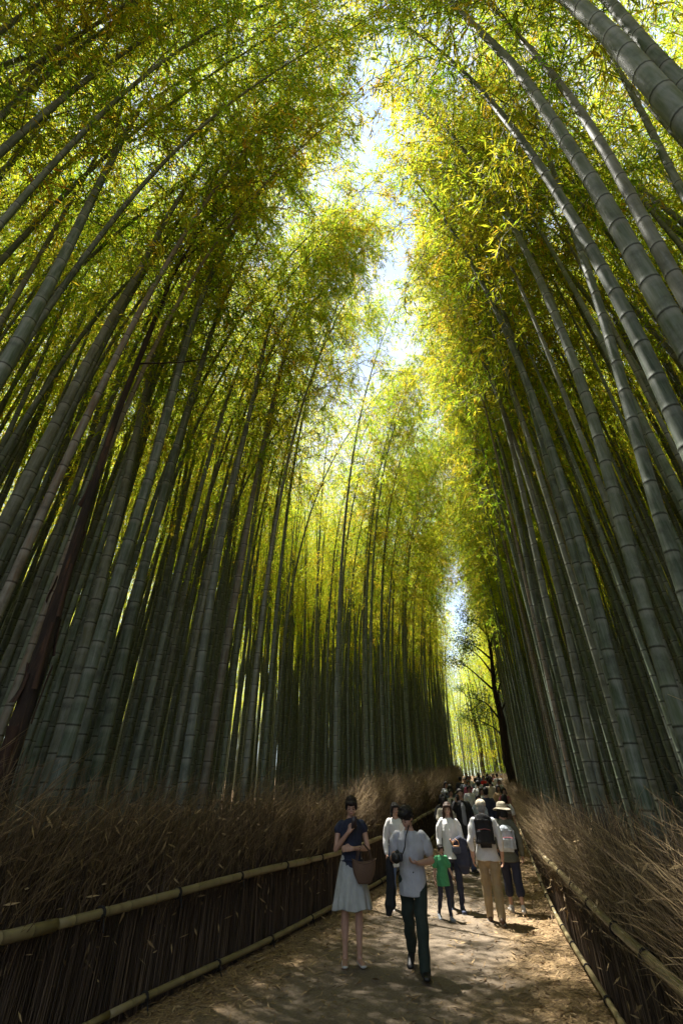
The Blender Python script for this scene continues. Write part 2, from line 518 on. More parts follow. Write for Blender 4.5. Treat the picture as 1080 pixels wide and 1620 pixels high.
def ring_mesh(c, t, r, w, turns=2, seed=0):
    """rope lashing round a pole at c with direction t"""
    g = np.random.default_rng(seed)
    t = Vector(t).normalized(); a = t.cross(Vector((0, 0, 1))).normalized(); b = t.cross(a)
    u = np.linspace(0, turns * 2 * np.pi + .6, 14 * turns)
    C = np.array([Vector(c) + t * (w * (k / len(u) - .5)) + (a * math.cos(x) + b * math.sin(x)) * (r + .006) for k, x in enumerate(u)])
    tail = np.array([C[-1] + np.array([.01 * k, -.012 * k * a.x, -.022 * k]) for k in range(1, 5)])
    C = np.concatenate([C, tail])
    V, Qd = tubes(C[None], np.full((1, len(C)), .0065), 5)
    return np_mesh('lashing', V, Qd, m=M_ROPE)

def build_fence(side, label):
    lx = left_x if side < 0 else right_x
    f = empty('brush_fence', (float(lx(0)), 0, 0))
    tag(f, label, 'fence')
    off = Vector(f.location)
    y = -3.0 if side < 0 else -3.0
    k = 0
    gap = random.Random(3 + side)
    while y < 50.5:
        x0 = float(lx(y)); dx = float(lx(y + .1) - lx(y)) / .1
        L = FENCE_W / math.sqrt(1 + dx * dx)
        y1 = y + L
        x1 = float(lx(y1)); z0 = float(rise(np.array(y))) ; z1 = float(rise(np.array(y1)))
        me = PANELS[gap.randrange(6)]
        b = link('brush_bundle', me, f)
        b['kind'] = 'stuff'
        ang = math.atan2(y1 - y, x1 - x0)
        hz = (1.0 + .14 * min(1, max(0, (y - 5) / 9))) if side < 0 else (.86 - .0 * y)
        hz *= gap.uniform(.96, 1.05)
        # local x runs along the fence, local +y away from the path
        sy = 1.0 if side < 0 else -1.0
        Mx = Matrix.Translation(Vector((x0, y, z0)) - off) @ Matrix.Rotation(ang, 4, 'Z') @ Matrix.Diagonal((1, sy, hz, 1))
        sh = Matrix.Identity(4); sh[2][0] = (z1 - z0) / FENCE_W / hz
        b.matrix_local = Mx @ sh
        y = y1; k += 1
    # rails: poles butted end to end, on the path face of the brush
    for zr, r in (((.85, .039), (.13, .032)) if side < 0 else ((.85, .033), (.13, .027))):
        y = -3.0
        rg = random.Random(11 + side + int(zr * 10))
        while y < 50:
            ln = rg.uniform(3.6, 4.6)
            ys = np.linspace(y, y + ln, 12)
            P = np.stack([lx(ys) - off.x - side * .0 + (-side) * .035, ys - off.y, rise(ys) + zr - off.z + .012 * np.sin(ys * 1.3 + zr * 5)], -1)
            fl = rg.random() < .5
            ra, rb = (r * 1.12, r * .88) if fl else (r * .9, r * 1.1)
            link('rail', pole_mesh(P, ra, rb, rg.randrange(999)), f)
            n_t = 4
            for q in range(n_t):
                yy = y + ln * (q + .35 + rg.uniform(-.08, .08)) / n_t
                if yy > 34: continue
                c = (float(lx(yy)) - off.x + (-side) * .035, yy - off.y, float(rise(np.array(yy))) + zr - off.z + .012 * math.sin(yy * 1.3 + zr * 5))
                dx = float(lx(yy + .1) - lx(yy)) / .1
                link('lashing', ring_mesh(c, (dx, 1, 0), r * 1.07, .035, 2, q), f)
            y += ln + .004
    return f
build_fence(-1, 'brown brush fence with two bamboo rails beside the woman in the white skirt')
build_fence(1, 'brown brush fence with thin bamboo rails beside the couple seen from behind')

# fallen leaves on the path and under the stems beside it
def litter():
    g = np.random.default_rng(5)
    n = 20000
    y = 1.6 + 24 * g.random(n) ** 1.6
    u = g.random(n)
    keep = g.random(n) < np.clip(.16 + 1.1 * np.abs(u - .48) * 2 * np.abs(u - .48) * 2, 0, 1)
    y, u = y[keep], u[keep]
    x = left_x(y) * (1 - u) + right_x(y) * u
    z = rise(y) + .012 + .035 * (np.abs(u - .5) * 2) ** 3 + g.uniform(0, .012, len(y)) * (1 + 1.5 * (np.abs(u - .5) * 2) ** 2)
    n = len(y)
    a = g.uniform(0, 2 * np.pi, n); L = g.uniform(.025, .065, n); W = L * g.uniform(.12, .22, n)
    tx, ty = np.cos(a), np.sin(a)
    tilt = g.normal(0, .25, n)
    P = np.stack([x, y, z], -1)
    T = np.stack([tx, ty, tilt], -1) * L[:, None]
    S = np.stack([-ty, tx, g.normal(0, .4, n)], -1) * W[:, None]
    v0 = P - T; v1 = P + S + np.array([0, 0, .004]); v2 = P + T; v3 = P - S + np.array([0, 0, .004])
    V = np.stack([v0, v1, v2, v3], 1).reshape(-1, 3)
    V[:, 2] = np.maximum(V[:, 2], np.repeat(rise(y), 4) + .008)
    i = np.arange(n) * 4
    T_ = np.concatenate([np.stack([i, i + 1, i + 2], -1), np.stack([i, i + 2, i + 3], -1)])
    tint = np.repeat(np.clip(g.beta(2, 2, n), 0, 1), 4)
    tag(link('fallen_leaves', np_mesh('fallen_leaves', V, T_, smooth=False, attrs={'tint': tint}, m=M_LITTER)), 'dry straw coloured bamboo leaves scattered over the earth path', 'leaf litter', kind='stuff')
litter()

# ------------------------------------------------------------------ bamboo
def culm_mesh(P, r_base, g, sides=10):
    """P dense centre line (k,3) in local metres"""
    P = np.asarray(P, float)
    d = np.concatenate([[0], np.cumsum(np.linalg.norm(np.diff(P, axis=0), axis=1))])
    L = d[-1]
    s, f, nn, nodes = [0.0], [1.0], [0.0], []
    q = .16; k = 0
    while q < L - .08:
        for ds, fr, v in ((-.075, 1.0, 0), (-.035, .998, .7), (-.010, 1.0, .9), (-.003, 1.045, -1), (.006, 1.07, -.8), (.016, 1.01, .3), (.05, .995, 0)):
            s.append(q + ds); f.append(fr); nn.append(v)
        nodes.append(q)
        step = np.interp(q / L, [0, .12, .4, .7, 1], [.17, .27, .37, .36, .22])
        q += step * g.uniform(.92, 1.08); k += 1
    s.append(L); f.append(1.0); nn.append(0.0)
    s = np.array(s); o = np.argsort(s, kind='stable'); s = s[o]; f = np.array(f)[o]; nn = np.array(nn)[o]
    C = np.stack([np.interp(s, d, P[:, i]) for i in range(3)], -1)
    t = s / L
    rad = r_base * np.interp(t, [0, .03, .3, .7, 1], [1.06, 1.0, .92, .52, .07]) * f
    V, Qd = tubes(C[None], rad[None], sides)
    me = np_mesh('culm', V, Qd, attrs={'node': np.repeat(nn, sides)}, m=M_CULM)
    nd = np.array(nodes)
    return me, np.stack([np.interp(nd, d, P[:, i]) for i in range(3)], -1), nd / L

def crown_meshes(nodes, tn, g, t0=.45, leaves_per_twig=24, leaf=1.0, spread=1.0):
    """branches at the culm's nodes, twigs on them, drooping leaves on the twigs"""
    k = np.where(tn > t0)[0]
    B0, BD, BL = [], [], []
    az = g.uniform(0, 6.28)
    for i in k:
        az += math.pi + g.normal(0, .5)
        for q in range(2):
            a = az + (q - .5) * 1.1 + g.normal(0, .25)
            el = g.normal(.62, .2)
            t = tn[i]
            ln = np.interp(t, [t0, t0 + .1, .7, .9, 1], [.9, 1.7, 1.75, 1.15, .5]) * g.uniform(.6, 1.15) * spread
            if t < t0 + .12 and g.random() < .45: continue
            B0.append(nodes[i]); BL.append(ln)
            BD.append((math.cos(a) * math.cos(el), math.sin(a) * math.cos(el), math.sin(el)))
    B0, BD, BL = np.array(B0), np.array(BD), np.array(BL)
    u = np.linspace(0, 1, 6)
    C = B0[:, None] + BD[:, None] * (BL[:, None] * u)[..., None]
    C[:, :, 2] -= (BL[:, None] * .62) * u ** 2.3
    V1, Q1 = tubes(C, (.0045 + .0025 * BL)[:, None] * np.array([1, .9, .75, .6, .45, .25]), 3)
    # twigs
    nb = len(B0); per = 9
    ui = np.clip(g.uniform(.22, 1.0, (nb, per)), 0, .999)
    seg = (ui * 5).astype(int); fr = ui * 5 - seg
    rows = np.repeat(np.arange(nb)[:, None], per, 1)
    T0 = C[rows, seg] * (1 - fr[..., None]) + C[rows, seg + 1] * fr[..., None]
    TD = (C[rows, seg + 1] - C[rows, seg]); TD /= np.linalg.norm(TD, axis=2, keepdims=True)
    TD = TD * .7 + g.normal(0, .6, TD.shape); TD /= np.linalg.norm(TD, axis=2, keepdims=True)
    TL = g.uniform(.22, .55, (nb, per)) * spread
    T0 = T0.reshape(-1, 3); TD = TD.reshape(-1, 3); TL = TL.ravel()
    w = np.linspace(0, 1, 3)
    TC = T0[:, None] + TD[:, None] * (TL[:, None] * w)[..., None]
    TC[:, :, 2] -= TL[:, None] * .45 * w ** 2
    V2, Q2 = tubes(TC, np.full((len(TC), 3), .0028) * np.array([1, .8, .4]), 3)
    bm_ = np_mesh('branches', np.concatenate([V1, V2]), np.concatenate([Q1, Q2 + len(V1)]), m=M_TWIG)
    # leaves
    nt_ = len(TC); lp = leaves_per_twig
    v = g.uniform(.15, 1.05, (nt_, lp))
    P = TC[:, 0][:, None] * (1 - v[..., None]) + TC[:, 2][:, None] * v[..., None]
    P[..., 2] -= (.15 * TL)[:, None] * (v * (1 - v)) * -2
    P += g.normal(0, .018, P.shape)
    D = TD[:, None] * .6 + g.normal(0, .55, P.shape); D[..., 2] -= .45
    D /= np.linalg.norm(D, axis=2, keepdims=True)
    L = (.062 + .125 * g.beta(1.8, 2.2, (nt_, lp))) * leaf
    W = L * g.uniform(.062, .085, (nt_, lp))
    up = g.normal(0, .45, P.shape) + np.array([0, 0, 1.0])
    S = np.cross(D, up); S /= np.linalg.norm(S, axis=2, keepdims=True) + 1e-6
    Nn = np.cross(S, D)
    mid = P + D * (L * .4)[..., None]
    v0 = P; vt = P + D * L[..., None] - Nn * (L * .10)[..., None] * 0 - np.array([0, 0, 1.]) * (L * .12)[..., None]
    va = mid + S * W[..., None] + Nn * (W * .35)[..., None]
    vb = mid - S * W[..., None] + Nn * (W * .35)[..., None]
    VV = np.stack([v0, va, vt, vb], 2).reshape(-1, 3)
    nl = nt_ * lp
    i = np.arange(nl) * 4
    F = np.concatenate([np.stack([i, i + 2, i + 1], -1), np.stack([i, i + 3, i + 2], -1)])
    base = np.repeat(g.beta(1.6, 2.6, (nb, 1)), per, 1).ravel()
    tint = np.clip(base[:, None] * .56 + g.beta(1.3, 2.5, (nt_, lp)) * .58, 0, 1)
    fm = np_mesh('foliage', VV, F, smooth=False, attrs={'tint': np.repeat(tint.ravel(), 4)}, m=M_LEAF)
    return bm_, fm

def arc_line(H, lean, power, g, wob=.05):
    t = np.linspace(0, 1, 40)
    x = lean * t ** power + wob * np.sin(t * 4 + g.uniform(0, 6)) * t
    y = g.normal(0, .25) * t ** 2 + wob * np.sin(t * 5 + g.uniform(0, 6)) * t
    z = H * t - .035 * lean ** 2 * t ** 4
    return np.stack([x, y, z], -1)

NV = 14
LEANS = [.8, 1.3, 1.8, 2.7, .9, 2.4, 1.4, 3.2, .5, 1.6, 3.8, 2.9, 5.2, 4.4]
VAR = []
for i in range(NV):
    g = np.random.default_rng(40 + i)
    Hh = g.uniform(15.2, 18.0)
    P = arc_line(Hh, LEANS[i], g.uniform(2.8, 3.9), g)
    cm, nd, tn = culm_mesh(P, [.040, .046, .052, .044, .034, .053, .041, .048, .031, .050, .037, .044, .044, .041][i], g)
    bmh, fmh = crown_meshes(nd, tn, g, t0=g.uniform(.40, .5) if LEANS[i] > 1.4 else g.uniform(.5, .56), leaves_per_twig=9, leaf=1.1)
    VAR.append((cm, bmh, fmh))

FARV = []
for i in range(6):
    g = np.random.default_rng(80 + i)
    P = arc_line(g.uniform(14.5, 17), g.uniform(.6, 2.2), 2.6, g)
    cm, nd, tn = culm_mesh(P, g.uniform(.045, .065), g, 6)
    bmh, fmh = crown_meshes(nd, tn, g, t0=(.45, .5, .42, .45, .5, .10)[i], leaves_per_twig=4, leaf=1.15)
    FARV.append((cm, bmh, fmh))

GREENS = [(.070, .095, .050), (.085, .11, .06), (.055, .080, .042), (.115, .12, .075), (.085, .105, .080)]
BROWNS = [(.15, .105, .065), (.17, .13, .085)]

ORD = ('first second third fourth fifth sixth seventh eighth ninth tenth eleventh twelfth thirteenth fourteenth fifteenth sixteenth '
       'seventeenth eighteenth nineteenth twentieth twenty-first twenty-second twenty-third twenty-fourth twenty-fifth twenty-sixth twenty-seventh twenty-eighth twenty-ninth thirtieth thirty-first thirty-second thirty-third thirty-fourth thirty-fifth thirty-sixth thirty-seventh thirty-eighth thirty-ninth fortieth forty-first forty-second forty-third forty-fourth forty-fifth').split()

def make_bamboo(x, y, meshes, rz, s, col, label, group=None):
    z = float(ground_z(x, y)) - .06
    r = empty('bamboo', (x, y, z), rz, s)
    tag(r, label, 'bamboo', group)
    c = link('culm', meshes[0], r); c.color = (*col, 1)
    if meshes[1] is not None:
        link('branches', meshes[1], r)['kind'] = 'stuff'
        link('foliage', meshes[2], r)['kind'] = 'stuff'
    return r

# the stems nearest the camera, each with its own line (x, y, z along the stem)
HERO = {
    'R1': (0.117, [(1.78, 1.52, 3.76), (1.79, 1.52, 4.25), (1.83, 1.5, 4.98), (1.83, 1.5, 6.96), (1.83, 1.5, 8.04), (1.58, 1.59, 11.59)]),
    'R2': (0.118, [(1.67, 0.84, 4.54), (1.71, 0.83, 5.28), (1.76, 0.81, 6.03), (1.75, 0.82, 6.77)]),
    'R3': (0.113, [(2.25, 1.02, 5.64), (2.27, 1.01, 6.08), (2.33, 0.99, 6.89), (2.41, 0.97, 7.71)]),
    'R4': (0.097, [(2.16, 1.69, 4.37), (2.18, 1.68, 4.61), (2.25, 1.66, 5.73), (2.3, 1.64, 6.33), (2.34, 1.63, 8.05), (2.27, 1.65, 10.72)]),
    'R5': (0.100, [(2.33, 2.9, 3.0), (2.42, 2.87, 3.9), (2.62, 2.81, 5.59), (2.75, 2.76, 7.25), (2.94, 2.7, 9.69), (3.39, 2.55, 13.84)]),
    'R6': (0.087, [(3.23, 2.02, 6.49), (3.29, 2.0, 6.98), (3.42, 1.96, 7.91), (3.57, 1.91, 9.27), (3.71, 1.86, 10.69)]),
    'R7': (0.113, [(3.04, 4.45, 2.65), (3.14, 4.42, 3.68), (3.23, 4.39, 4.72), (3.29, 4.37, 6.39), (3.41, 4.33, 8.9), (3.17, 4.41, 14.95)]),
    'R8': (0.107, [(2.89, 5.04, 4.97), (2.91, 5.03, 5.94), (2.98, 5.01, 8.32), (2.93, 5.02, 9.44), (2.78, 5.07, 12.32), (2.44, 5.18, 16.04)]),
    'R9': (0.115, [(3.27, 6.92, 3.49), (3.27, 6.92, 4.49), (3.33, 6.9, 5.67), (3.36, 6.89, 6.91), (3.38, 6.89, 8.94), (3.3, 6.91, 10.87)]),
    'R10': (0.115, [(3.75, 8.56, 3.92), (3.82, 8.54, 5.03), (3.87, 8.52, 6.45), (3.92, 8.5, 8.14), (3.85, 8.53, 10.21), (3.63, 8.6, 13.12)]),
    'R12': (0.107, [(2.11, 2.12, 3.67), (2.15, 2.11, 4.06), (2.16, 2.1, 4.45)]),
    'R13': (0.114, [(2.44, 3.57, 2.45), (2.47, 3.55, 2.97), (2.51, 3.54, 3.58), (2.58, 3.52, 4.26), (2.66, 3.49, 5.2), (2.68, 3.48, 6.3)]),
    'R14': (0.123, [(2.58, 4.66, 1.34), (2.65, 4.64, 2.09), (2.65, 4.63, 2.64), (2.71, 4.61, 3.27), (2.74, 4.6, 3.84)]),
    'R15': (0.108, [(3.34, 6.96, 1.51), (3.4, 6.94, 2.3), (3.45, 6.92, 3.12), (3.51, 6.91, 4.07)]),
    'L1': (0.100, [(-3.78, 2.1, 7.73), (-3.73, 2.1, 8.55), (-3.63, 2.1, 9.53), (-3.52, 2.1, 10.44), (-3.34, 2.1, 11.5), (-3.15, 2.1, 12.39)]),
    'L2': (0.100, [(-4.0, 2.0, 8.42), (-3.99, 2.0, 9.63), (-3.93, 2.0, 11.19), (-3.8, 2.0, 12.72)]),
    'L3': (0.100, [(-4.1, 1.5, 9.46), (-4.15, 1.5, 10.29), (-4.1, 1.5, 11.06)]),
    'L4': (0.130, [(-3.01, 2.72, 5.28), (-3.07, 2.74, 6.47), (-3.24, 2.8, 8.09), (-3.38, 2.84, 9.77), (-3.5, 2.88, 11.55), (-3.52, 2.89, 13.93)]),
    'L5': (0.135, [(-3.32, 3.98, 6.96), (-3.11, 3.91, 8.54), (-3.03, 3.89, 10.04), (-2.77, 3.8, 11.79), (-2.38, 3.67, 13.55)]),
    'L7': (0.12, [(-3.12, 5.75, 9.32), (-3.32, 5.82, 12.7), (-3.26, 5.8, 15.55)]),
    'L8': (0.115, [(-2.73, 6.0, 9.65), (-2.55, 5.94, 12.37), (-2.36, 5.88, 15.03)]),
    'L9': (0.140, [(-2.67, 4.97, 2.71), (-2.65, 4.96, 3.46), (-2.65, 4.96, 4.31), (-2.59, 4.94, 5.1), (-2.6, 4.94, 6.54), (-2.63, 4.95, 8.25)]),
    'L10': (0.140, [(-2.73, 5.79, 2.88), (-2.79, 5.81, 4.04), (-2.74, 5.79, 5.02), (-2.78, 5.8, 6.08), (-2.71, 5.78, 7.37), (-2.62, 5.75, 9.32)]),
    'L11': (0.136, [(-3.08, 5.46, 3.4), (-3.15, 5.48, 4.45), (-3.23, 5.51, 5.73), (-3.38, 5.56, 7.15), (-3.52, 5.6, 9.12)]),
    'L12': (0.130, [(-2.04, 6.78, 3.18), (-2.07, 6.79, 4.55), (-2.03, 6.77, 6.11), (-1.89, 6.73, 7.97), (-1.74, 6.68, 10.55)]),
    'L13': (0.125, [(-1.95, 7.65, 3.38), (-1.86, 7.62, 5.28), (-1.8, 7.6, 6.97), (-1.65, 7.56, 9.03), (-1.38, 7.47, 11.6)]),
}
HERO_LABEL = {
    'R1': 'grey ringed bamboo stem bending over the path, in front of the other right-hand stems',
    'R2': 'thickest dark bamboo stem crossing the upper right corner, steeply slanted',
    'R3': 'pale bamboo stem just outside the thickest stem in the upper right corner',
    'R4': 'slim sunlit bamboo stem just behind the grey stem that bends over the path',
    'R5': 'dark green bamboo stem, tall and almost straight, rising beside the slim sunlit stem',
    'R6': 'thin bamboo stem set back behind the thickest stem in the upper right corner',
    'R7': 'long grey bamboo stem behind the dark straight stem on the right-hand side',
    'R8': 'slender pale bamboo stem whose tip bends furthest into the sky gap, right of the path',
    'R9': 'bamboo stem in the right-hand front row, third before the crooked dark tree',
    'R10': 'bamboo stem in the right-hand front row, nearest the narrow strip of sky',
    'R12': 'thick shaded bamboo stem cut off by the right edge at mid height',
    'R13': 'thick grey bamboo stem with close rings above the right-hand brush fence',
    'R14': 'stout bamboo base with a pale green foot showing above the right-hand brush',
    'R15': 'short-ringed bamboo base between the stout pale-footed stem and the couple',
    'L1': 'bent bamboo stem arching over from the upper left corner, lowest of three',
    'L2': 'bent bamboo stem in the upper left corner, middle of three',
    'L3': 'bamboo stem cutting across the very corner at the upper left',
    'L4': 'long bamboo stem on the upper left reaching the top edge of the picture',
    'L5': 'bamboo stem on the left curving beside the thin black tree top',
    'L7': 'upper bamboo stem passing just right of the thin black tree top',
    'L8': 'straight bamboo stem two stems right of the thin black tree top',
    'L9': 'thick dark green bamboo stem right of the blackish peeling trunk',
    'L10': 'thick dark green bamboo stem, second to the right of the blackish peeling trunk',
    'L11': 'slim bamboo stem directly behind the blackish peeling trunk',
    'L12': 'grey bamboo stem with faint rings, left neighbour of the brownish stem',
    'L13': 'brownish grey bamboo stem midway along the left-hand fence',
}
hero_xy = []
for hi, (k, (dia, pts)) in enumerate(HERO.items()):
    g = np.random.default_rng(500 + hi)
    P = np.array(pts)
    d0 = (P[1] - P[0]); d0 /= d0[2]
    base = P[0] - d0 * P[0][2] * .45
    base[2] = 0
    zb = float(ground_z(base[0], base[1])); base[2] = zb - .06
    side = 1 if k[0] == 'R' else -1
    top_z = g.uniform(15.0, 17.2)
    pts3 = [base] + list(P)
    # continue to the tip, drooping towards the path
    last = P[-1]; dirn = (P[-1] - P[-2]) / max(.3, P[-1][2] - P[-2][2])
    inward = np.array([-side * .95, side * .31, 0]) * (.9 if side > 0 else 2.3)
    if last[2] < top_z - .5:
        nst = 8
        span = top_z - last[2]
        for q in range(1, nst + 1):
            u = q / nst
            pts3.append(last + dirn * span * u * (1 - .3 * u) * .6 + inward * ((span / 9) ** 1.2) * 1.3 * u ** 2 + np.array([0, 0, span * u * (1 - dirn[2] * .6 * (1 - .3 * u)) if False else 0]))
            pts3[-1][2] = last[2] + span * u
    pts3 = np.array(pts3)
    tz = np.linspace(0, 1, 60)
    dd = np.concatenate([[0], np.cumsum(np.linalg.norm(np.diff(pts3, axis=0), axis=1))])
    dense = np.stack([np.interp(tz * dd[-1], dd, pts3[:, i]) for i in range(3)], -1)
    kk = np.hanning(11); kk /= kk.sum()
    for i in range(2):
        c = dense[:, i]; cp = np.concatenate([2 * c[0] - c[1:6][::-1], c, 2 * c[-1] - c[-6:-1][::-1]])
        dense[:, i] = np.convolve(cp, kk, 'valid')
    dense -= base
    cm, nd, tn = culm_mesh(dense, dia / 2, g, 14)
    if k in ('R12', 'R15', 'R3', 'L2', 'R9', 'L11', 'R2', 'R14'):
        bmh, fmh = VAR[hi % NV][1:]
    bmh, fmh = crown_meshes(nd, tn, g, t0=.5 if side > 0 else .45, leaves_per_twig=9, leaf=1.1)
    col = GREENS[hi % 5] if k != 'L13' else (.13, .105, .075)
    if k in ('R5', 'L9', 'L10', 'R12'): col = (.055, .08, .045)
    make_bamboo(float(base[0]), float(base[1]), (cm, bmh, fmh), 0, 1, col, HERO_LABEL[k], 'bamboo stems along the path')
    hero_xy.append(base[:2])
hero_xy.append((-2.86, 4.47))

# the rest of the grove
pts = []
SUN_SPOTS = [(.7, 9.2, 0), (1.5, 8.2, 0), (2.2, 7.3, 0), (2.4, 9.7, 1.4), (3.0, 10.3, 1.4), (2.1, 10.5, 1.3), (3.9, 16.2, 1.5), (5.6, 21.5, 1.8), (7.2, 27, 2), (8.5, 31, 2.2), (10, 36, 2.6)] + [(float(left_x(q)) - .1, q, 1.8 + float(rise(np.array(q)))) for q in (11.2, 12.6, 14.4, 17, 21, 25)]
def sunlit(x, y, rad, lean=(0, 0)):
    """does a crown rooted at x, y stand in the line of sun to one of the lit places?"""
    for (sx, sy, sz) in SUN_SPOTS:
        if sz == 0 and sx > 1: rad = max(rad, .75)
        if 1.2 < sz < 1.5: rad = max(rad, .6)
        for h in (8, 10, 12, 14, 16):
            k = (h - sz) / SUN.z
            u = max(0, (h - 6) / 10)
            if (sx + SUN.x * k - x - lean[0] * u) ** 2 + (sy + SUN.y * k - y - lean[1] * u) ** 2 < rad * rad: return True
    return False
def try_add(x, y, dmin):
    if sunlit(x, y, .42, (2.2, -.6) if x < left_x(y) else (-1.2, .3)): return False
    for (a, b) in pts + [tuple(h) for h in hero_xy]:
        if (a - x) ** 2 + (b - y) ** 2 < dmin * dmin: return False
    pts.append((x, y)); return True
rg = random.Random(21)
GAP = []
def dens_fill(n_try, xr, yr, dmin, limit):
    c = 0
    for _ in range(n_try):
        if c >= limit: break
        y = rg.uniform(*yr); d = rg.uniform(*xr)
        side = rg.choice((-1, 1))
        x = float(left_x(y)) - d if side < 0 else float(right_x(y)) + d
        if y < 3.6 and -3 < x < 5 and y > -.3: continue
        if try_add(x, y, dmin): c += 1
dens_fill(6000, (.42, 2.6), (-1.2, 31), .46, 244)
dens_fill(3000, (2.6, 3.4), (-2, 22), .55, 268 - len(pts))
near = list(pts)
# far end of the path, past the bend
while len(near) < 300 - len(HERO):
    y = rg.uniform(47, 60); x = rg.uniform(4, 20)
    if y < 53 and float(left_x(y)) - .5 < x < float(right_x(y)) + .5: continue
    if try_add(x, y, 1.1): near.append((x, y))

rows = {-1: [], 1: []}
for p in near:
    side = -1 if p[0] < left_x(p[1]) else 1
    if p[1] > 52: side = -1
    dist = float(left_x(p[1]) - p[0]) if side < 0 else float(p[0] - right_x(p[1]))
    rows[side].append((p, dist))
for side in (-1, 1):
    order = {}
    for a_, b_ in ((0, 1.15), (1.15, 2.0), (2.0, 2.8)):
        front = sorted([q for q in rows[side] if a_ <= q[1] < b_ and -1.3 < q[0][1] < 34], key=lambda q: q[0][1])
        order.update({q[0]: i for i, q in enumerate(front)})
    for (x, y), dist in rows[side]:
        v = rg.randrange(10)
        if dist > 2.6: v = rg.choice((0, 1, 4, 6, 8, 9))
        else:
            want = (dist * .9 + (2.5 if y < 8 else 2.3) + (.6 if y < 4.5 else 0) if side < 0 else .5 + .35 * dist) + rg.gauss(0, .45)
            v = min(range(NV), key=lambda q: abs(LEANS[q] - want) + rg.random() * .3)
        s = rg.uniform(.88, 1.1)
        # lean mostly towards the path
        ang = math.atan2(.31, -.95) if side > 0 else math.atan2(-.31, .95)
        ang += rg.gauss(0, .3 if dist < 2.6 else 1.0)
        dry = rg.random() < .07
        col = rg.choice(BROWNS if dry else GREENS)
        f = rg.uniform(.8, 1.6); col = tuple(c * f for c in col)
        sd = 'left-hand' if side < 0 else 'right-hand'
        tone = 'dry brown' if dry else ('grey' if f > 1.2 else 'dark green')
        if (x, y) in order and order[(x, y)] < len(ORD):
            lab = f'{tone} bamboo stem, {ORD[order[(x, y)]]} along the {sd} brush fence from the near end' if dist < 1.15 else f'{tone} bamboo stem in the {sd} {"second" if dist < 2.0 else "third"} row, {ORD[order[(x, y)]]} from the near end'
            grp = 'bamboo stems along the path'
        else:
            dep = 'near the front' if dist < 3 else ('midway' if dist < 7 else 'deep')
            wh = 'past the path bend' if y > 46 else ('near the camera' if y < 9 else ('abreast of the walkers' if y < 18 else ('abreast of the rising path' if y < 30 else 'by the path end')))
            lab = f'{tone} bamboo stem {dep} in the {sd} grove, {wh}'
            grp = f'{tone} bamboo stems {dep} in the {sd} grove, {wh}'
        make_bamboo(x, y, VAR[v], ang, s, col, lab, grp)

# the grove farther in: one mass of stems and crowns
far = []
for _ in range(19000):
    if _ < 7500:
        y = rg.uniform(-6, 52); d_ = rg.uniform(.5, 14); x = float(left_x(y)) - d_ if _ % 2 else float(right_x(y)) + d_
    else:
        y = rg.uniform(-12, 130); x = rg.uniform(-75, 95)
    yl = min(y, 52.9)
    inside = y < 53 and float(left_x(yl)) - .5 < x < float(right_x(yl)) + .5
    if inside or sunlit(x, y, .5): continue
    d = float(left_x(yl)) - x if x < left_x(yl) else x - float(right_x(yl))
    if y < 29 and d < 2.8: continue
    if d < .5: continue
    if y < 3.6 and -3 < x < 5 and y > -.3: continue
    if any((a - x) ** 2 + (b - y) ** 2 < .2 for a, b in near): continue
    if 52.5 < y < 57 and 4 < x < 16: continue
    if abs(x) > 25 + y * 1.0: continue
    if all((a - x) ** 2 + (b - y) ** 2 > (.3 if d < 9 else (.8 if d < 16 else 1.8)) for a, b in far[-900:]): far.append((x, y))
far = far[:7000]
fm = bpy.data.meshes.new('grove_points')
co = np.array([(x, y, float(ground_z(x, y)) - .1) for x, y in far], np.float32)
fm.vertices.add(len(co)); fm.vertices.foreach_set('co', co.ravel())
a = fm.attributes.new('rot', 'FLOAT', 'POINT'); a.data.foreach_set('value', np.array([rg.uniform(0, 6.28) for _ in far], np.float32))
a = fm.attributes.new('size', 'FLOAT', 'POINT'); a.data.foreach_set('value', np.array([rg.uniform(.85, 1.1) for _ in far], np.float32))
a = fm.attributes.new('which', 'INT', 'POINT'); a.data.foreach_set('value', np.array([rg.randrange(3) if min(abs(x - left_x(min(y, 50))), abs(x - right_x(min(y, 50)))) < 9 and y < 45 else (5 if y > 48 and 4 < x < 30 and rg.random() < .6 else 3 + rg.randrange(2)) for x, y in far], np.int32))
grove = link('distant_bamboo_grove', fm)
grove.color = (.085, .105, .072, 1)
tag(grove, 'mass of distant bamboo stems and crowns filling the grove behind', 'bamboo grove', kind='stuff')
ng = bpy.data.node_groups.new('grove', 'GeometryNodeTree')
ng.interface.new_socket('Geometry', in_out='INPUT', socket_type='NodeSocketGeometry')
ng.interface.new_socket('Geometry', in_out='OUTPUT', socket_type='NodeSocketGeometry')
gi = ng.nodes.new('NodeGroupInput'); go = ng.nodes.new('NodeGroupOutput')
jn = ng.nodes.new('GeometryNodeJoinGeometry')
def named(nm, ty):
    n = ng.nodes.new('GeometryNodeInputNamedAttribute'); n.data_type = ty; n.inputs['Name'].default_value = nm
    return n
n_rot, n_size, n_which = named('rot', 'FLOAT'), named('size', 'FLOAT'), named('which', 'INT')
cx = ng.nodes.new('ShaderNodeCombineXYZ'); ng.links.new(n_rot.outputs['Attribute'], cx.inputs['Z'])
donors = {}
for o in bpy.data.objects:
    if o.type == 'MESH' and o.parent and o.parent.name.startswith('bamboo'):
        donors.setdefault(o.data.name, o)
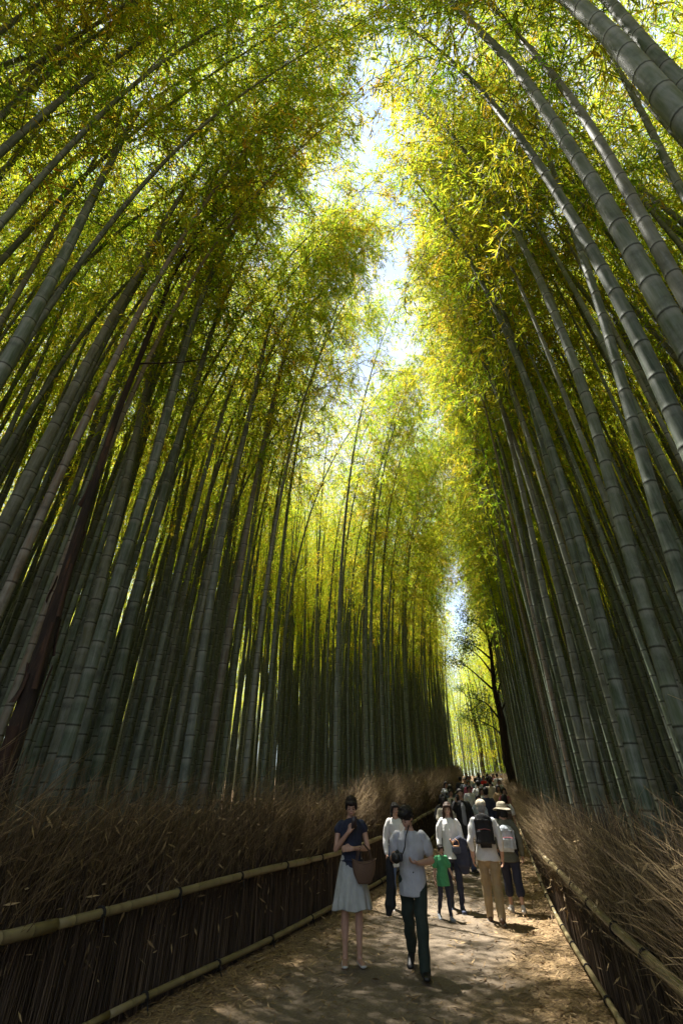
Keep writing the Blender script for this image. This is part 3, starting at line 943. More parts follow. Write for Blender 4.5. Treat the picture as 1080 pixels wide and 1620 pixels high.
for vi, ms in enumerate(FARV):
    make_bamboo(*[(-9.5, 8), (-8.2, 14.5), (13.2, 14), (-17, 22), (25.5, 40), (22, 30)][vi], ms, 0, 1, GREENS[vi % 5], ['bamboo stem deep in the left-hand grove, level with the man with the camera', 'bamboo stem deep in the left-hand grove, level with the man in the black jacket', 'bamboo stem deep in the right-hand grove, level with the woman in pale denim',
                'bushy bamboo leafing low, deep in the left-hand grove abreast of the rising path',
                'bushy bamboo leafing low, deep in the right-hand grove by the path end', 'bushy bamboo leafing low, deep in the right-hand grove abreast of the rising path'][vi])
donors = {}
for o in bpy.data.objects:
    if o.type == 'MESH' and o.parent and o.parent.name.startswith('bamboo'):
        donors.setdefault(o.data.name, o)
for wv, vi in enumerate(range(6)):
    cmp_ = ng.nodes.new('FunctionNodeCompare'); cmp_.data_type = 'INT'; cmp_.operation = 'EQUAL'
    ng.links.new(n_which.outputs['Attribute'], cmp_.inputs[2]); cmp_.inputs[3].default_value = wv
    for me in (FARV[vi][0], FARV[vi][2]):
        d = donors.get(me.name)
        if d is None: continue
        oi = ng.nodes.new('GeometryNodeObjectInfo'); oi.transform_space = 'ORIGINAL'; oi.inputs['Object'].default_value = d
        oi.inputs['As Instance'].default_value = True
        ip = ng.nodes.new('GeometryNodeInstanceOnPoints')
        ng.links.new(gi.outputs[0], ip.inputs['Points']); ng.links.new(oi.outputs['Geometry'], ip.inputs['Instance'])
        ng.links.new(cmp_.outputs[0], ip.inputs['Selection'])
        ng.links.new(cx.outputs[0], ip.inputs['Rotation']); ng.links.new(n_size.outputs['Attribute'], ip.inputs['Scale'])
        ng.links.new(ip.outputs[0], jn.inputs[0])
ng.links.new(jn.outputs[0], go.inputs[0])
md = grove.modifiers.new('grove', 'NODES'); md.node_group = ng

# ------------------------------------------------------------------ two trees among the bamboo
def trunk_part(name, P, rads, parent, m, seed, sides=12, knots=.12):
    g = np.random.default_rng(seed)
    P = np.asarray(P, float)
    d = np.concatenate([[0], np.cumsum(np.linalg.norm(np.diff(P, axis=0), axis=1))])
    s = np.linspace(0, d[-1], max(8, int(d[-1] / .12)))
    C = np.stack([np.interp(s, d, P[:, i]) for i in range(3)], -1)
    k = np.hanning(9); k /= k.sum()
    for i in range(3):
        c = C[:, i]; c = np.concatenate([2 * c[0] - c[1:5][::-1], c, 2 * c[-1] - c[-5:-1][::-1]]); C[:, i] = np.convolve(c, k, 'valid')
    r = np.interp(s, d, rads)
    V, Q = tubes(C[None], r[None], sides)
    n = len(s)
    ang = np.tile(np.linspace(0, 6.283, sides, endpoint=False), n); ss = np.repeat(s, sides)
    f = 1 + knots * (np.sin(ang * 2 + ss * 1.3) * .5 + np.sin(ang * 3 - ss * 2.1) * .4 + g.normal(0, .35, len(ang)))
    cc = np.repeat(C, sides, 0)
    V = cc + (V - cc) * f[:, None]
    return link(name, np_mesh(name, V, Q, m=m), parent)

def bark_strips(P, rads, parent, seed, n=15):
    """curled strips of bark coming off the trunk"""
    g = np.random.default_rng(seed)
    P = np.asarray(P, float); d = np.concatenate([[0], np.cumsum(np.linalg.norm(np.diff(P, axis=0), axis=1))])
    for i in range(n):
        s0 = g.uniform(.3, 5.2); L = g.uniform(.25, .8); a = g.uniform(0, 6.28); w = g.uniform(.012, .03)
        t = np.linspace(0, 1, 5); V = []
        for u in t:
            s = s0 + L * u
            c = np.array([np.interp(s, d, P[:, k]) for k in range(3)]); r = np.interp(s, d, rads)
            off = r * 1.02 + .004 + (.05 * g.uniform(.4, 1)) * (u if i % 2 else 1 - u) ** 2
            for q in (-1, 1):
                aa = a + q * w / max(.03, r)
                for th in (0, .006):
                    V.append(c + np.array([math.cos(aa), math.sin(aa), 0]) * (off + th + .008 * (q * q)))
        F = []
        for k in range(4):
            b = k * 4
            F += [(b, b + 2, b + 6, b + 4), (b + 1, b + 5, b + 7, b + 3), (b, b + 4, b + 5, b + 1), (b + 2, b + 3, b + 7, b + 6)]
        link('bark_strip', np_mesh('bark_strip', np.array(V), np.array(F), m=M_PEEL), parent)
M_PEEL = plain('peeled_bark', (.05, .026, .017), .9)
t = empty('dead_tree', (-2.87, 4.47, float(ground_z(-2.87, 4.47)) - .05))
tag(t, 'blackish dead trunk with peeling reddish bark leaning among the stems on the left', 'tree')
DP = np.array([(-2.80, 4.45, 0), (-2.84, 4.46, 1.0), (-2.88, 4.47, 1.83), (-2.90, 4.48, 2.6), (-3.0, 4.51, 4.1), (-3.08, 4.54, 6.3), (-2.95, 4.49, 9.6), (-2.1, 4.2, 13.6), (-1.2, 3.95, 15.8)]) - np.array([-2.87, 4.47, 0])
DR = [.105, .092, .082, .072, .052, .038, .028, .017, .006]
trunk_part('trunk', DP, DR, t, M_BARK, 3, 12, .14)
bark_strips(DP, DR, t, 8)
for i, (s, a, L) in enumerate(((7.2, .4, 1.3), (8.6, 2.4, 1.6), (9.8, -.5, 1.8), (11.4, 1.2, 1.4), (12.6, 3.4, 1.5))):
    c = np.array([np.interp(s, DP[:, 2], DP[:, k]) for k in range(3)])
    dv = np.array([math.cos(a), math.sin(a), .5])
    trunk_part('limb', [c, c + dv * L * .5, c + dv * L + np.array([0, 0, .25])], [.014, .009, .004], t, M_BARK, 60 + i, 5)

def mk_tree_leaf():
    m, nt, b = new_mat('broad_leaf')
    out = nt.nodes['Material Output']
    at = N(nt, 'ShaderNodeAttribute', attribute_name='tint')
    r = ramp(nt, at.outputs['Fac'], [(0, (.03, .055, .012)), (1, (.07, .10, .02))])
    nt.links.new(r.outputs[0], b.inputs['Base Color']); b.inputs['Roughness'].default_value = .45
    tr = N(nt, 'ShaderNodeBsdfTranslucent')
    r2 = ramp(nt, at.outputs['Fac'], [(0, (.10, .20, .02)), (1, (.28, .38, .03))])
    nt.links.new(r2.outputs[0], tr.inputs['Color'])
    mx = N(nt, 'ShaderNodeMixShader'); mx.inputs[0].default_value = .4
    nt.links.new(b.outputs[0], mx.inputs[1]); nt.links.new(tr.outputs[0], mx.inputs[2]); nt.links.new(mx.outputs[0], out.inputs['Surface'])
    return m
M_TLEAF = mk_tree_leaf()
def leaf_cloud(centres, rad, n, g, size=.09):
    c = np.array(centres)[g.integers(0, len(centres), n)]
    P = c + g.normal(0, 1, (n, 3)) * np.array([rad, rad, rad * .55])
    D = g.normal(0, 1, (n, 3)); D[:, 2] -= .4; D /= np.linalg.norm(D, axis=1, keepdims=True)
    S = np.cross(D, g.normal(0, .5, (n, 3)) + np.array([0, 0, 1])); S /= np.linalg.norm(S, axis=1, keepdims=True)
    L = g.uniform(.7, 1.3, n)[:, None] * size
    V = np.stack([P, P + D * L * .45 + S * L * .3, P + D * L - np.array([0, 0, .15]) * L, P + D * L * .45 - S * L * .3], 1).reshape(-1, 3)
    i = np.arange(n) * 4
    F = np.concatenate([np.stack([i, i + 1, i + 2], -1), np.stack([i, i + 2, i + 3], -1)])
    return np_mesh('leaves', V, F, smooth=False, attrs={'tint': np.repeat(g.random(n), 4)}, m=M_TLEAF)

def broad_tree(x, y, label, line, rads, limbs, seed, nleaf=5000, bark=M_BARK):
    t = empty('tree', (x, y, float(ground_z(x, y)) - .1))
    tag(t, label, 'tree')
    trunk_part('trunk', line, rads, t, bark, seed, 10, .12)
    g = np.random.default_rng(seed)
    tips = []
    for i, (z, dx, dy, dz) in enumerate(limbs):
        L = np.array(line)
        c = np.array([np.interp(z, L[:, 2], L[:, k]) for k in range(3)])
        e = c + np.array([dx, dy, dz]); m_ = (c + e) / 2 + np.array([0, 0, .25]) + g.normal(0, .12, 3)
        trunk_part('limb', [c, m_, e], [.06, .035, .012], t, bark, seed + i + 1, 6)
        for q in range(4):
            e2 = e + g.normal(0, .45, 3); b0 = m_ + (e - m_) * g.uniform(.2, 1)
            trunk_part('twig', [b0, (b0 + e2) / 2 + g.normal(0, .08, 3), e2], [.018, .012, .004], t, bark, seed + 30 + i * 5 + q, 5)
            tips += [e2, (b0 + e2) / 2]
    cr = link('crown', leaf_cloud(tips, .33, nleaf, g), t); cr['kind'] = 'stuff'
    return t
broad_tree(8.75, 26.5, 'crooked dark tree with sparse leaves leaning over the right side of the path', [(0, 0, 0), (-.12, 0, 1.2), (-.30, 0, 2.6), (-.16, 0, 4.2), (-.30, 0, 6.0), (-.12, 0, 8.0), (-.2, 0, 10.0)],
           [.27, .22, .20, .18, .13, .09, .03], [(4.3, -1.5, -.3, 1.2), (5.4, .9, .2, 1.5), (5.9, -1.9, -.4, 1.6), (6.8, -1.2, .6, 1.8), (7.6, -1.6, -.6, .9), (8.2, .8, .3, 1.3), (3.6, -1.2, .2, .9), (4.8, .2, -1.1, 1.0), (6.4, .7, .9, 1.2), (9.0, -.9, 0, 1.0)], 70, 9500)
broad_tree(14.2, 51.5, 'slender bare tree standing at the far end where the path bends', [(0, 0, 0), (-.25, 0, 2), (-.15, 0, 4.5), (-.5, 0, 7), (-.6, 0, 10)],
           [.24, .2, .17, .13, .05], [(5.5, -1.4, .2, 1.3), (7.0, 1.2, 0, 1.5), (8.2, -1.1, .4, 1.5)], 90, 3500, plain('pale_bark', (.09, .07, .05), .9))

# ------------------------------------------------------------------ people
def ell(c, r, rot=None, nu=12, nv=8):
    u = np.linspace(0, 2 * np.pi, nu, endpoint=False); v = np.linspace(0, np.pi, nv + 1)[1:-1]
    V = [(0, 0, 1)] + [(math.sin(b) * math.cos(a), math.sin(b) * math.sin(a), math.cos(b)) for b in v for a in u] + [(0, 0, -1)]
    V = np.array(V) * np.array(r)
    if rot is not None: V = V @ np.array(rot).T
    V = V + np.array(c)
    F = []
    m = len(v)
    for i in range(nu): F.append((0, 1 + i, 1 + (i + 1) % nu))
    for j in range(m - 1):
        for i in range(nu):
            a = 1 + j * nu; F.append((a + i, a + nu + i, a + nu + (i + 1) % nu, a + (i + 1) % nu))
    e = len(V) - 1; a = 1 + (m - 1) * nu
    for i in range(nu): F.append((e, a + (i + 1) % nu, a + i))
    return V, F

def loft(P, rx, ry=None, n=14, side=None, caps=True):
    """closed tube with elliptical rings; rx along `side`, ry across; rounded ends"""
    P = [np.array(p, float) for p in P]
    rx = list(rx); ry = list(rx if ry is None else ry)
    if caps:
        for end in (0, -1):
            nb = 1 if end == 0 else -2
            t = P[end] - P[nb]; t = t / (np.linalg.norm(t) + 1e-9); h = min(rx[end], ry[end])
            extra = [(h * .6, .8), (h * .92, .4)]
            if end == 0:
                p0, a, b = P[0].copy(), rx[0], ry[0]
                for q, s in extra: P.insert(0, p0 + t * q); rx.insert(0, a * s); ry.insert(0, b * s)
            else:
                p0, a, b = P[-1].copy(), rx[-1], ry[-1]
                for q, s in extra: P.append(p0 + t * q); rx.append(a * s); ry.append(b * s)
    k = len(P); V = []
    for i in range(k):
        t = P[min(i + 1, k - 1)] - P[max(i - 1, 0)]; t = t / (np.linalg.norm(t) + 1e-9)
        s = np.array(side if side is not None else ((1, 0, 0) if abs(t[0]) < .8 else (0, 0, 1)), float)
        a = s - t * (s @ t); a /= np.linalg.norm(a); b = np.cross(t, a)
        for q in range(n):
            w = 2 * math.pi * q / n
            V.append(P[i] + a * rx[i] * math.cos(w) + b * ry[i] * math.sin(w))
    F = []
    for i in range(k - 1):
        for q in range(n):
            F.append((i * n + q, i * n + (q + 1) % n, (i + 1) * n + (q + 1) % n, (i + 1) * n + q))
    F.append(tuple(range(n))[::-1]); F.append(tuple((k - 1) * n + q for q in range(n)))
    return np.array(V), F

def fuse(name, parts, voxel, parent, m, smooth=2, xf=None):
    """union of closed shapes, remeshed into one continuous surface"""
    V, F, o = [], [], 0
    for v, f in parts:
        V += [tuple(p) for p in v]; F += [tuple(i + o for i in q) for q in f]; o += len(v)
    me = bpy.data.meshes.new(name); me.from_pydata(V, [], F)
    bm = bmesh.new(); bm.from_mesh(me); bmesh.ops.recalc_face_normals(bm, faces=bm.faces); bm.to_mesh(me); bm.free()
    ob = bpy.data.objects.new(name, me); COL.objects.link(ob)
    r = ob.modifiers.new('r', 'REMESH'); r.mode = 'VOXEL'; r.voxel_size = voxel; r.use_smooth_shade = True
    s = ob.modifiers.new('s', 'SMOOTH'); s.iterations = smooth; s.factor = .5
    dg = bpy.context.evaluated_depsgraph_get()
    new = bpy.data.meshes.new_from_object(ob.evaluated_get(dg))
    bpy.data.objects.remove(ob); bpy.data.meshes.remove(me)
    new.name = name
    new.materials.clear(); new.materials.append(m)
    new.polygons.foreach_set('use_smooth', np.ones(len(new.polygons), bool))
    return link(name, new, parent)

def raw(name, parts, parent, m, smooth=True):
    V, F, o = [], [], 0
    for v, f in parts:
        V += [tuple(p) for p in v]; F += [tuple(i + o for i in q) for q in f]; o += len(v)
    me = bpy.data.meshes.new(name); me.from_pydata(V, [], F)
    bm = bmesh.new(); bm.from_mesh(me); bmesh.ops.recalc_face_normals(bm, faces=bm.faces); bm.to_mesh(me); bm.free()
    me.polygons.foreach_set('use_smooth', np.full(len(me.polygons), smooth, bool))
    return link(name, me, parent, m)

def box(c, s, rot=None, bev=.15):
    """bevelled box as (V, F)"""
    bm = bmesh.new(); bmesh.ops.create_cube(bm, size=1.0)
    for v in bm.verts: v.co = Vector((v.co.x * s[0], v.co.y * s[1], v.co.z * s[2]))
    bmesh.ops.bevel(bm, geom=list(bm.edges), offset=min(s) * bev, segments=2, affect='EDGES')
    V = np.array([v.co[:] for v in bm.verts]); F = [tuple(v.index for v in f.verts) for f in bm.faces]
    bm.free()
    if rot is not None: V = V @ np.array(rot).T
    return V + np.array(c), F

def rotm(ax, a): return np.array(Matrix.Rotation(a, 3, ax))
def unit(v):
    v = np.array(v, float); return v / (np.linalg.norm(v) + 1e-9)

def hand_parts(wrist, direc, palm_n, thumb_side, curl=.5, spread=1.0):
    """palm, four unequal bent fingers, thumb. palm_n: the way the palm faces; thumb_side: across the palm towards the thumb"""
    d = unit(direc); n = np.array(palm_n, float); n = unit(n - d * (n @ d)); sdir = np.cross(d, n)
    if sdir @ np.array(thumb_side) < 0: sdir = -sdir
    w = np.array(wrist)
    out = [loft([w - d * .015, w + d * .03, w + d * .085], [.026, .036, .038], [.02, .017, .014], 10, sdir)]
    for i, (off, L) in enumerate(((.030, .070), (.010, .080), (-.011, .074), (-.031, .058))):
        b = w + d * .078 + sdir * off * spread
        c1, c2, c3 = curl * .55, curl * 1.25, curl * 1.8
        def dr(a): return d * math.cos(a) + n * math.sin(a)
        p1 = b + dr(c1) * L * .45; p2 = p1 + dr(c2) * L * .32; p3 = p2 + dr(c3) * L * .25
        out.append(loft([b - d * .01, p1, p2, p3], [.0095, .0088, .008, .0068], None, 8, sdir))
    b = w + d * .02 + sdir * .026
    t1 = b + unit(d * .75 + sdir * .6 + n * .35) * .04
    t2 = t1 + unit(d * .9 + sdir * (.2 - .3 * curl) + n * .45 * curl) * .032
    out.append(loft([b - sdir * .01, t1, t2], [.0125, .0105, .008], None, 8, n))
    return out

def person(label, x, y, facing, height, P, fine=.0075, group=None):
    """facing: degrees, 0 looks back towards the camera. P: pose and outfit"""
    S = height / 1.70
    t = empty('person', (x, y, path_z(y)), R(facing), S)
    tag(t, label, 'person', group)
    fem = P.get('fem', True)
    sw = .168 if fem else .195            # shoulder half width
    lean = P.get('lean', 0.0)             # forward lean of the trunk
    legs = P.get('legs', {1: (.02, .03), -1: (-.02, .03)})
    hipw = .088
    zh = .0
    pos = {}
    for s in (1, -1):
        a, b = legs[s]
        hip = np.array([hipw * s, 0, 0.])
        kn = hip + .43 * np.array([.0, -math.sin(a), -math.cos(a)])
        an = kn + .415 * np.array([.0, -math.sin(a - b), -math.cos(a - b)])
        pos[s] = [hip, kn, an]
    low = min(pos[1][2][2], pos[-1][2][2])
    pel = np.array([0, 0, .075 - low])
    for s in pos: pos[s] = [p + pel for p in pos[s]]
    hz = pel[2]
    up = np.array([0, -math.sin(lean), math.cos(lean)])
    base = np.array([0, 0, hz])
    def tr(h, yy=0.0, xx=0.0): return base + up * h + np.array([xx, yy, 0])
    neck = tr(.56, .012); sho = {s: tr(.478, .012, sw * s) for s in (1, -1)}
    hp = P.get('head', (0, 0))            # pitch (down +), yaw
    HM = rotm('Z', hp[1]) @ rotm('X', -lean * .5 + hp[0])
    hb = tr(.60, .0)
    def H(p): return HM @ np.array(p) + hb
    sk = P.get('skin', skin_mat())
    body = []
    # head
    def hell(c, r): return ell(H(c), r, HM, 16, 12)
    body += [hell((0, .012, .125), (.073, .090, .088)), hell((0, -.022, .068), (.060, .066, .068)), hell((0, -.048, .028), (.036, .034, .028)),
             hell((0, -.086, .082), (.012, .020, .016)), hell((0, -.079, .100), (.010, .013, .03)), hell((0, -.080, .050), (.024, .012, .010)),
             hell((.070, .012, .088), (.012, .022, .030)), hell((-.070, .012, .088), (.012, .022, .030))]
    body.append(loft([neck - up * .03, neck + up * .03, H((0, .015, .05))], [.062, .047, .045], None, 14))
    k = .92 if fem else 1.06
    body.append(loft([tr(-.06), tr(.06), tr(.18), tr(.33), tr(.46), tr(.53)], [.145 * k, .140 * k, .118 * k, .135 * k, .14 * k, .075], [.10, .095, .085, .10, .09, .06], 16, (1, 0, 0)))
    arms = P.get('arms', {})
    A = {}
    for s in (1, -1):
        el, wr = arms.get(s, ((.215, .035, 1.11), (.225, -.055, .87)))[:2]
        el = np.array(el, float) * np.array([s, 1, 1]); wr = np.array(wr, float) * np.array([s, 1, 1])
        A[s] = (sho[s], el, wr)
        ms = .9 if fem else 1.1
        body.append(loft([sho[s] - np.array([.02 * s, 0, 0]), sho[s] + (el - sho[s]) * .35, el], [.040 * ms, .041 * ms, .034 * ms], None, 12))
        body.append(loft([el, el + (wr - el) * .3, wr], [.036 * ms, .037 * ms, .025 * ms], None, 12))
        opts = arms.get(s, (0, 0, {}))
        o = opts[2] if len(opts) > 2 else {}
        body += hand_parts(wr, o.get('dir', wr - el), o.get('palm', (-s, 0, 0)), o.get('thumb', (0, -1, 0)), o.get('curl', .5))
    for s in (1, -1):
        h, kn, an = pos[s]
        m = .92 if fem else 1.0
        body.append(loft([h + np.array([0, 0, .02]), h + (kn - h) * .4, kn + (h - kn) * .06], [.082 * m, .072 * m, .053 * m], None, 14))
        body.append(loft([kn, kn + (an - kn) * .3 + np.array([0, .012, 0]), kn + (an - kn) * .65, an], [.052 * m, .054 * m, .040 * m, .031 * m], None, 14))
        a, b = legs[s]
        tip = P.get('toe', {}).get(s, 0.0)   # heel raised by this angle
        fd = np.array([.12 * s, -math.cos(tip), -math.sin(tip)]); fd /= np.linalg.norm(fd)
        heel = an + np.array([0, .035, -.045]); 
        body.append(loft([an, an - np.array([0, 0, .03])], [.034, .036], None, 10))
        body.append(loft([heel, heel + fd * .09 + np.array([0, 0, .004]), heel + fd * .19 - np.array([0, 0, .006])], [.030, .036, .034], [.03, .028, .014], 12, (1, 0, 0)))
    fuse('body', body, fine, t, sk, 2)
    # face
    if P.get('face', True):
        dk = plain('dark_iris', (.01, .008, .007), .2); lip = plain('lip', (.33, .11, .09), .5); br = hair_mat((.015, .011, .009))
        for s in (1, -1):
            raw('eye', [ell(H((.027 * s, -.083, .093)), (.0125, .006, .0055), HM)], t, dk)
            raw('eyebrow', [loft([H((.014 * s, -.088, .110)), H((.028 * s, -.087, .115)), H((.042 * s, -.078, .110))], [.003, .0038, .002], None, 6)], t, br)
        raw('mouth', [ell(H((0, -.088, .047)), (.021, .006, .0065), HM)], t, lip)
    # hair
    hm = hair_mat(P.get('haircol', (.010, .008, .007)))
    kind = P.get('hair', 'short')
    hp_ = [hell((0, .028, .135), (.086, .093, .094)), hell((0, .045, .085), (.080, .072, .075))]
    if kind in ('bangs', 'long', 'bun', 'bob'):
        hp_ += [hell((0, -.058, .155), (.062, .036, .032)), hell((.066, -.02, .12), (.020, .05, .06)), hell((-.066, -.02, .12), (.020, .05, .06))]
    if kind == 'short': hp_ += [hell((0, -.045, .175), (.062, .045, .03)), hell((.03, -.06, .165), (.035, .03, .024))]
    if kind == 'bushy':
        hp_ += [hell((0, .02, .15), (.104, .104, .098)), hell((0, -.05, .175), (.08, .055, .045))]
        g = np.random.default_rng(4)
        for i in range(26):
            a, e = g.uniform(0, 6.28), g.uniform(-.1, 1.5)
            q = np.array([math.cos(a) * math.cos(e) * .088, .02 + math.sin(a) * math.cos(e) * .092, .135 + math.sin(e) * .092])
            if q[1] < -.05 and q[2] < .15: continue
            hp_.append(hell(q, (.032, .032, .03)))
    if kind == 'bun': hp_ += [hell((0, .118, .115), (.044, .040, .044)), hell((.0, .09, .12), (.04, .04, .04))]
    if kind in ('long', 'bob'):
        ln = -.26 if kind == 'long' else -.02
        for s in (1, -1):
            hp_.append(loft([H((.068 * s, .0, .12)), H((.083 * s, -.01, .03)), H((.088 * s, -.035, -.10 if kind == 'long' else -.01)), H((.078 * s, -.055, ln))], [.022, .026, .028, .014], [.036, .034, .026, .012], 10))
        hp_.append(loft([H((0, .09, .12)), H((0, .09, 0)), H((0, .105, ln * .8))], [.075, .085, .065], [.035, .035, .025], 14, (1, 0, 0)))
    if kind != 'none':
        fuse('hair', hp_, max(fine, .008), t, hm, 1)
        if kind != 'bald':
            strand_hair(t, H, kind, hm, int(abs(x * 100)) + 1)
    # clothes
    c = P['top']
    ease = P.get('ease', 0.0)
    long_ = c.get('hem', -.10)
    TP = [loft([tr(long_), tr(.02), tr(.15), tr(.33), tr(.45), tr(.515), tr(.55)], [(.168 + ease * 1.2) * k, (.158 + ease) * k, (.142 + ease) * k, (.158 + ease * .7) * k, (.172) * k, .125 * k, .078],
               [.152 + ease * 1.6, .124 + ease, .108 + ease, .125 + ease * .6, .112, .085, .066], 20, (1, 0, 0), caps=False)]
    for s in (1, -1):
        a0, a1, a2 = A[s]
        sl = c.get('sleeve', 'short')
        if sl == 'cap':
            TP.append(loft([a0 - np.array([.035 * s, 0, -.008]), a0 + (a1 - a0) * .16], [.060, .060], None, 12, caps=True))
        elif sl == 'short':
            e = a0 + (a1 - a0) * .62
            TP.append(loft([a0 - np.array([.035 * s, 0, -.010]), a0 + (a1 - a0) * .2, e], [.062, .064, .072], None, 14))
        else:
            TP.append(loft([a0 - np.array([.035 * s, 0, -.010]), a0 + (a1 - a0) * .3, a1], [.062, .063, .056], None, 14))
            f_ = .93 if sl == 'long' else .45
            TP.append(loft([a1, a1 + (a2 - a1) * f_ * .5, a1 + (a2 - a1) * f_], [.058, .054, .046], None, 14))
    sh = fuse(c.get('name', 'shirt'), TP, max(fine, .008), t, c['mat'], 2)
    wrinkle(sh.data, .0125, int(abs(x) * 77), 7.0)
    if 'collar' in c:
        raw('collar', [loft([tr(.535, .01) + np.array([math.cos(q) * .066, math.sin(q) * .058, .02]) for q in np.linspace(-1.2, 4.35, 14)], [.012] * 14, [.016] * 14, 8)], t, c['collar'])
    if 'inner' in c:
        raw('undershirt', [loft([tr(-.02, -.125), tr(.2, -.118), tr(.42, -.118), tr(.5, -.085)], [.055, .06, .055, .035], [.02, .02, .02, .018], 12, (1, 0, 0))], t, c['inner'])
    b = P['bottom']
    if b['kind'] == 'skirt':
        n, kk = 72, 9; V, F = [], []
        zt, zb = hz + .16, hz + .16 - b.get('len', .62)
        g = np.random.default_rng(2)
        ph = g.uniform(0, 6.28, 4)
        for i in range(kk):
            u = i / (kk - 1)
            for q in range(n):
                w = 2 * math.pi * q / n
                pl = 1 + (.02 + .085 * u) * (math.sin(13 * w + ph[0]) * .6 + math.sin(7 * w + ph[1] + u) * .5) * u ** .6
                rx = (.125 + .125 * u ** .8) * pl; ry = (.098 + .105 * u ** .8) * pl
                V.append((rx * math.cos(w), ry * math.sin(w) + .005, zt + (zb - zt) * u + .012 * math.sin(5 * w) * u))
        for i in range(kk - 1):
            for q in range(n): F.append((i * n + q, (i + 1) * n + q, (i + 1) * n + (q + 1) % n, i * n + (q + 1) % n))
        o = raw('skirt', [(np.array(V), F)], t, b['mat'])
        sd = o.modifiers.new('thick', 'SOLIDIFY'); sd.thickness = .004
        su = o.modifiers.new('sub', 'SUBSURF'); su.levels = 1; su.render_levels = 1
    else:
        f_ = {'trousers': 1.0, 'capri': .45, 'slim': 1.0}[b['kind']]
        w = {'trousers': (.098, .080, .070, .066), 'capri': (.098, .085, .080, .078), 'slim': (.088, .064, .060, .044)}[b['kind']]
        TP = [loft([tr(.10), tr(0), tr(-.09)], [.150 * k, .162 * k, .13 * k], [.112, .122, .10], 18, (1, 0, 0))]
        for s in (1, -1):
            h, kn, an = pos[s]
            TP.append(loft([h + np.array([0, 0, .02]), h + (kn - h) * .5, kn], [w[0], (w[0] + w[1]) / 2, w[1]], None, 16))
            e = kn + (an - kn) * min(1, f_ * 1.0) + (np.array([0, 0, -.015]) if f_ == 1 else 0)
            TP.append(loft([kn, kn + (e - kn) * .5 + np.array([0, .008, 0]), e], [w[1], w[2], w[3]], None, 16))
        tro = fuse('trousers', TP, max(fine, .009), t, b['mat'], 2)
        wrinkle(tro.data, .012, int(abs(y) * 31), 8.0)
    # shoes
    sm = P.get('shoe')
    if sm is not None:
        for s in (1, -1):
            h, kn, an = pos[s]
            tip = P.get('toe', {}).get(s, 0.0)
            fd = np.array([.12 * s, -math.cos(tip), -math.sin(tip)]); fd /= np.linalg.norm(fd)
            heel = an + np.array([0, .04, -.042])
            if P.get('flat'):
                pr = [loft([heel - np.array([0, 0, .006]), heel + fd * .1 - np.array([0, 0, .012]), heel + fd * .2 - np.array([0, 0, .016])], [.036, .042, .038], [.022, .020, .016], 14, (1, 0, 0))]
            else:
                pr = [loft([heel, heel + fd * .09 + np.array([0, 0, .006]), heel + fd * .215 - np.array([0, 0, .008])], [.041, .049, .044], [.042, .040, .026], 14, (1, 0, 0)),
                      loft([an + np.array([0, 0, .01]), an - np.array([0, 0, .03])], [.044, .048], None, 12)]
            so = fuse('shoe', pr, max(fine, .009), t, sm, 1)
            if not P.get('flat') and 'sole' in P:
                raw('sole', [loft([heel - np.array([0, -.0, .030]), heel + fd * .1 - np.array([0, 0, .034]), heel + fd * .22 - np.array([0, 0, .032])], [.040, .048, .042], [.011, .011, .010], 12, (1, 0, 0))], so, P['sole'])
    return t, dict(tr=tr, H=H, HM=HM, A=A, pos=pos, S=S, up=up)

def wrinkle(me, amp, seed, freq):
    n = len(me.vertices)
    co = np.empty(n * 3, np.float32); me.vertices.foreach_get('co', co); co = co.reshape(-1, 3)
    no = np.empty(n * 3, np.float32); me.vertices.foreach_get('normal', no); no = no.reshape(-1, 3)
    g = np.random.default_rng(seed); f = np.zeros(n)
    for q in range(7):
        d = g.normal(0, 1, 3) * np.array([1, 1, 1.5]); d = d / np.linalg.norm(d) * freq * g.uniform(.7, 2.6)
        f += np.sin(co @ d * 2.2 + 2.0 * np.sin(co @ (g.normal(0, 1, 3) * freq * .5)) + g.uniform(0, 6))
    co += no * (f / 7 * amp * 1.6)[:, None]
    me.vertices.foreach_set('co', co.ravel()); me.update()

def strand_hair(t, H, kind, m, seed):
    """loose strands that break the outline of the hair"""
    g = np.random.default_rng(seed)
    C = []
    for i in range(90 if kind == 'bushy' else 50):
        a = g.uniform(0, 6.28); e = g.uniform(.1, 1.5)
        d = np.array([math.cos(a) * math.cos(e), math.sin(a) * math.cos(e), math.sin(e)])
        p = np.array([0, .028, .132]) + d * np.array([.083, .090, .09])
        if p[1] < -.045 and p[2] < .17: continue
        f = np.array([g.normal(0, .5), .25 + g.normal(0, .4), -.8 if kind != 'bushy' else g.normal(.2, .6)])
        L = g.uniform(.02, .045) if kind != 'bushy' else g.uniform(.035, .07)
        C.append([H(p), H(p + (d * .3 + f * .4) * L * .6), H(p + (d * .1 + f) * L)])
    C = np.array(C)
    V, Q = tubes(C, np.full((len(C), 3), .003) * np.array([1.3, .9, .3]), 4)
    o = link('hair_strands', np_mesh('strands', V, Q, m=m), t); o['kind'] = 'stuff'

def worldp(t, S, p):
    a = t.rotation_euler.z; c, s = math.cos(a), math.sin(a)
    p = np.array(p) * S
    return Vector((t.location.x + p[0] * c - p[1] * s, t.location.y + p[0] * s + p[1] * c, t.location.z + p[2]))

def held(name, t, S, p, label, cat):
    """a thing carried by a person: its own top-level object at that spot"""
    o = empty(name, worldp(t, S, p), t.rotation_euler.z, S)
    tag(o, label, cat)
    return o

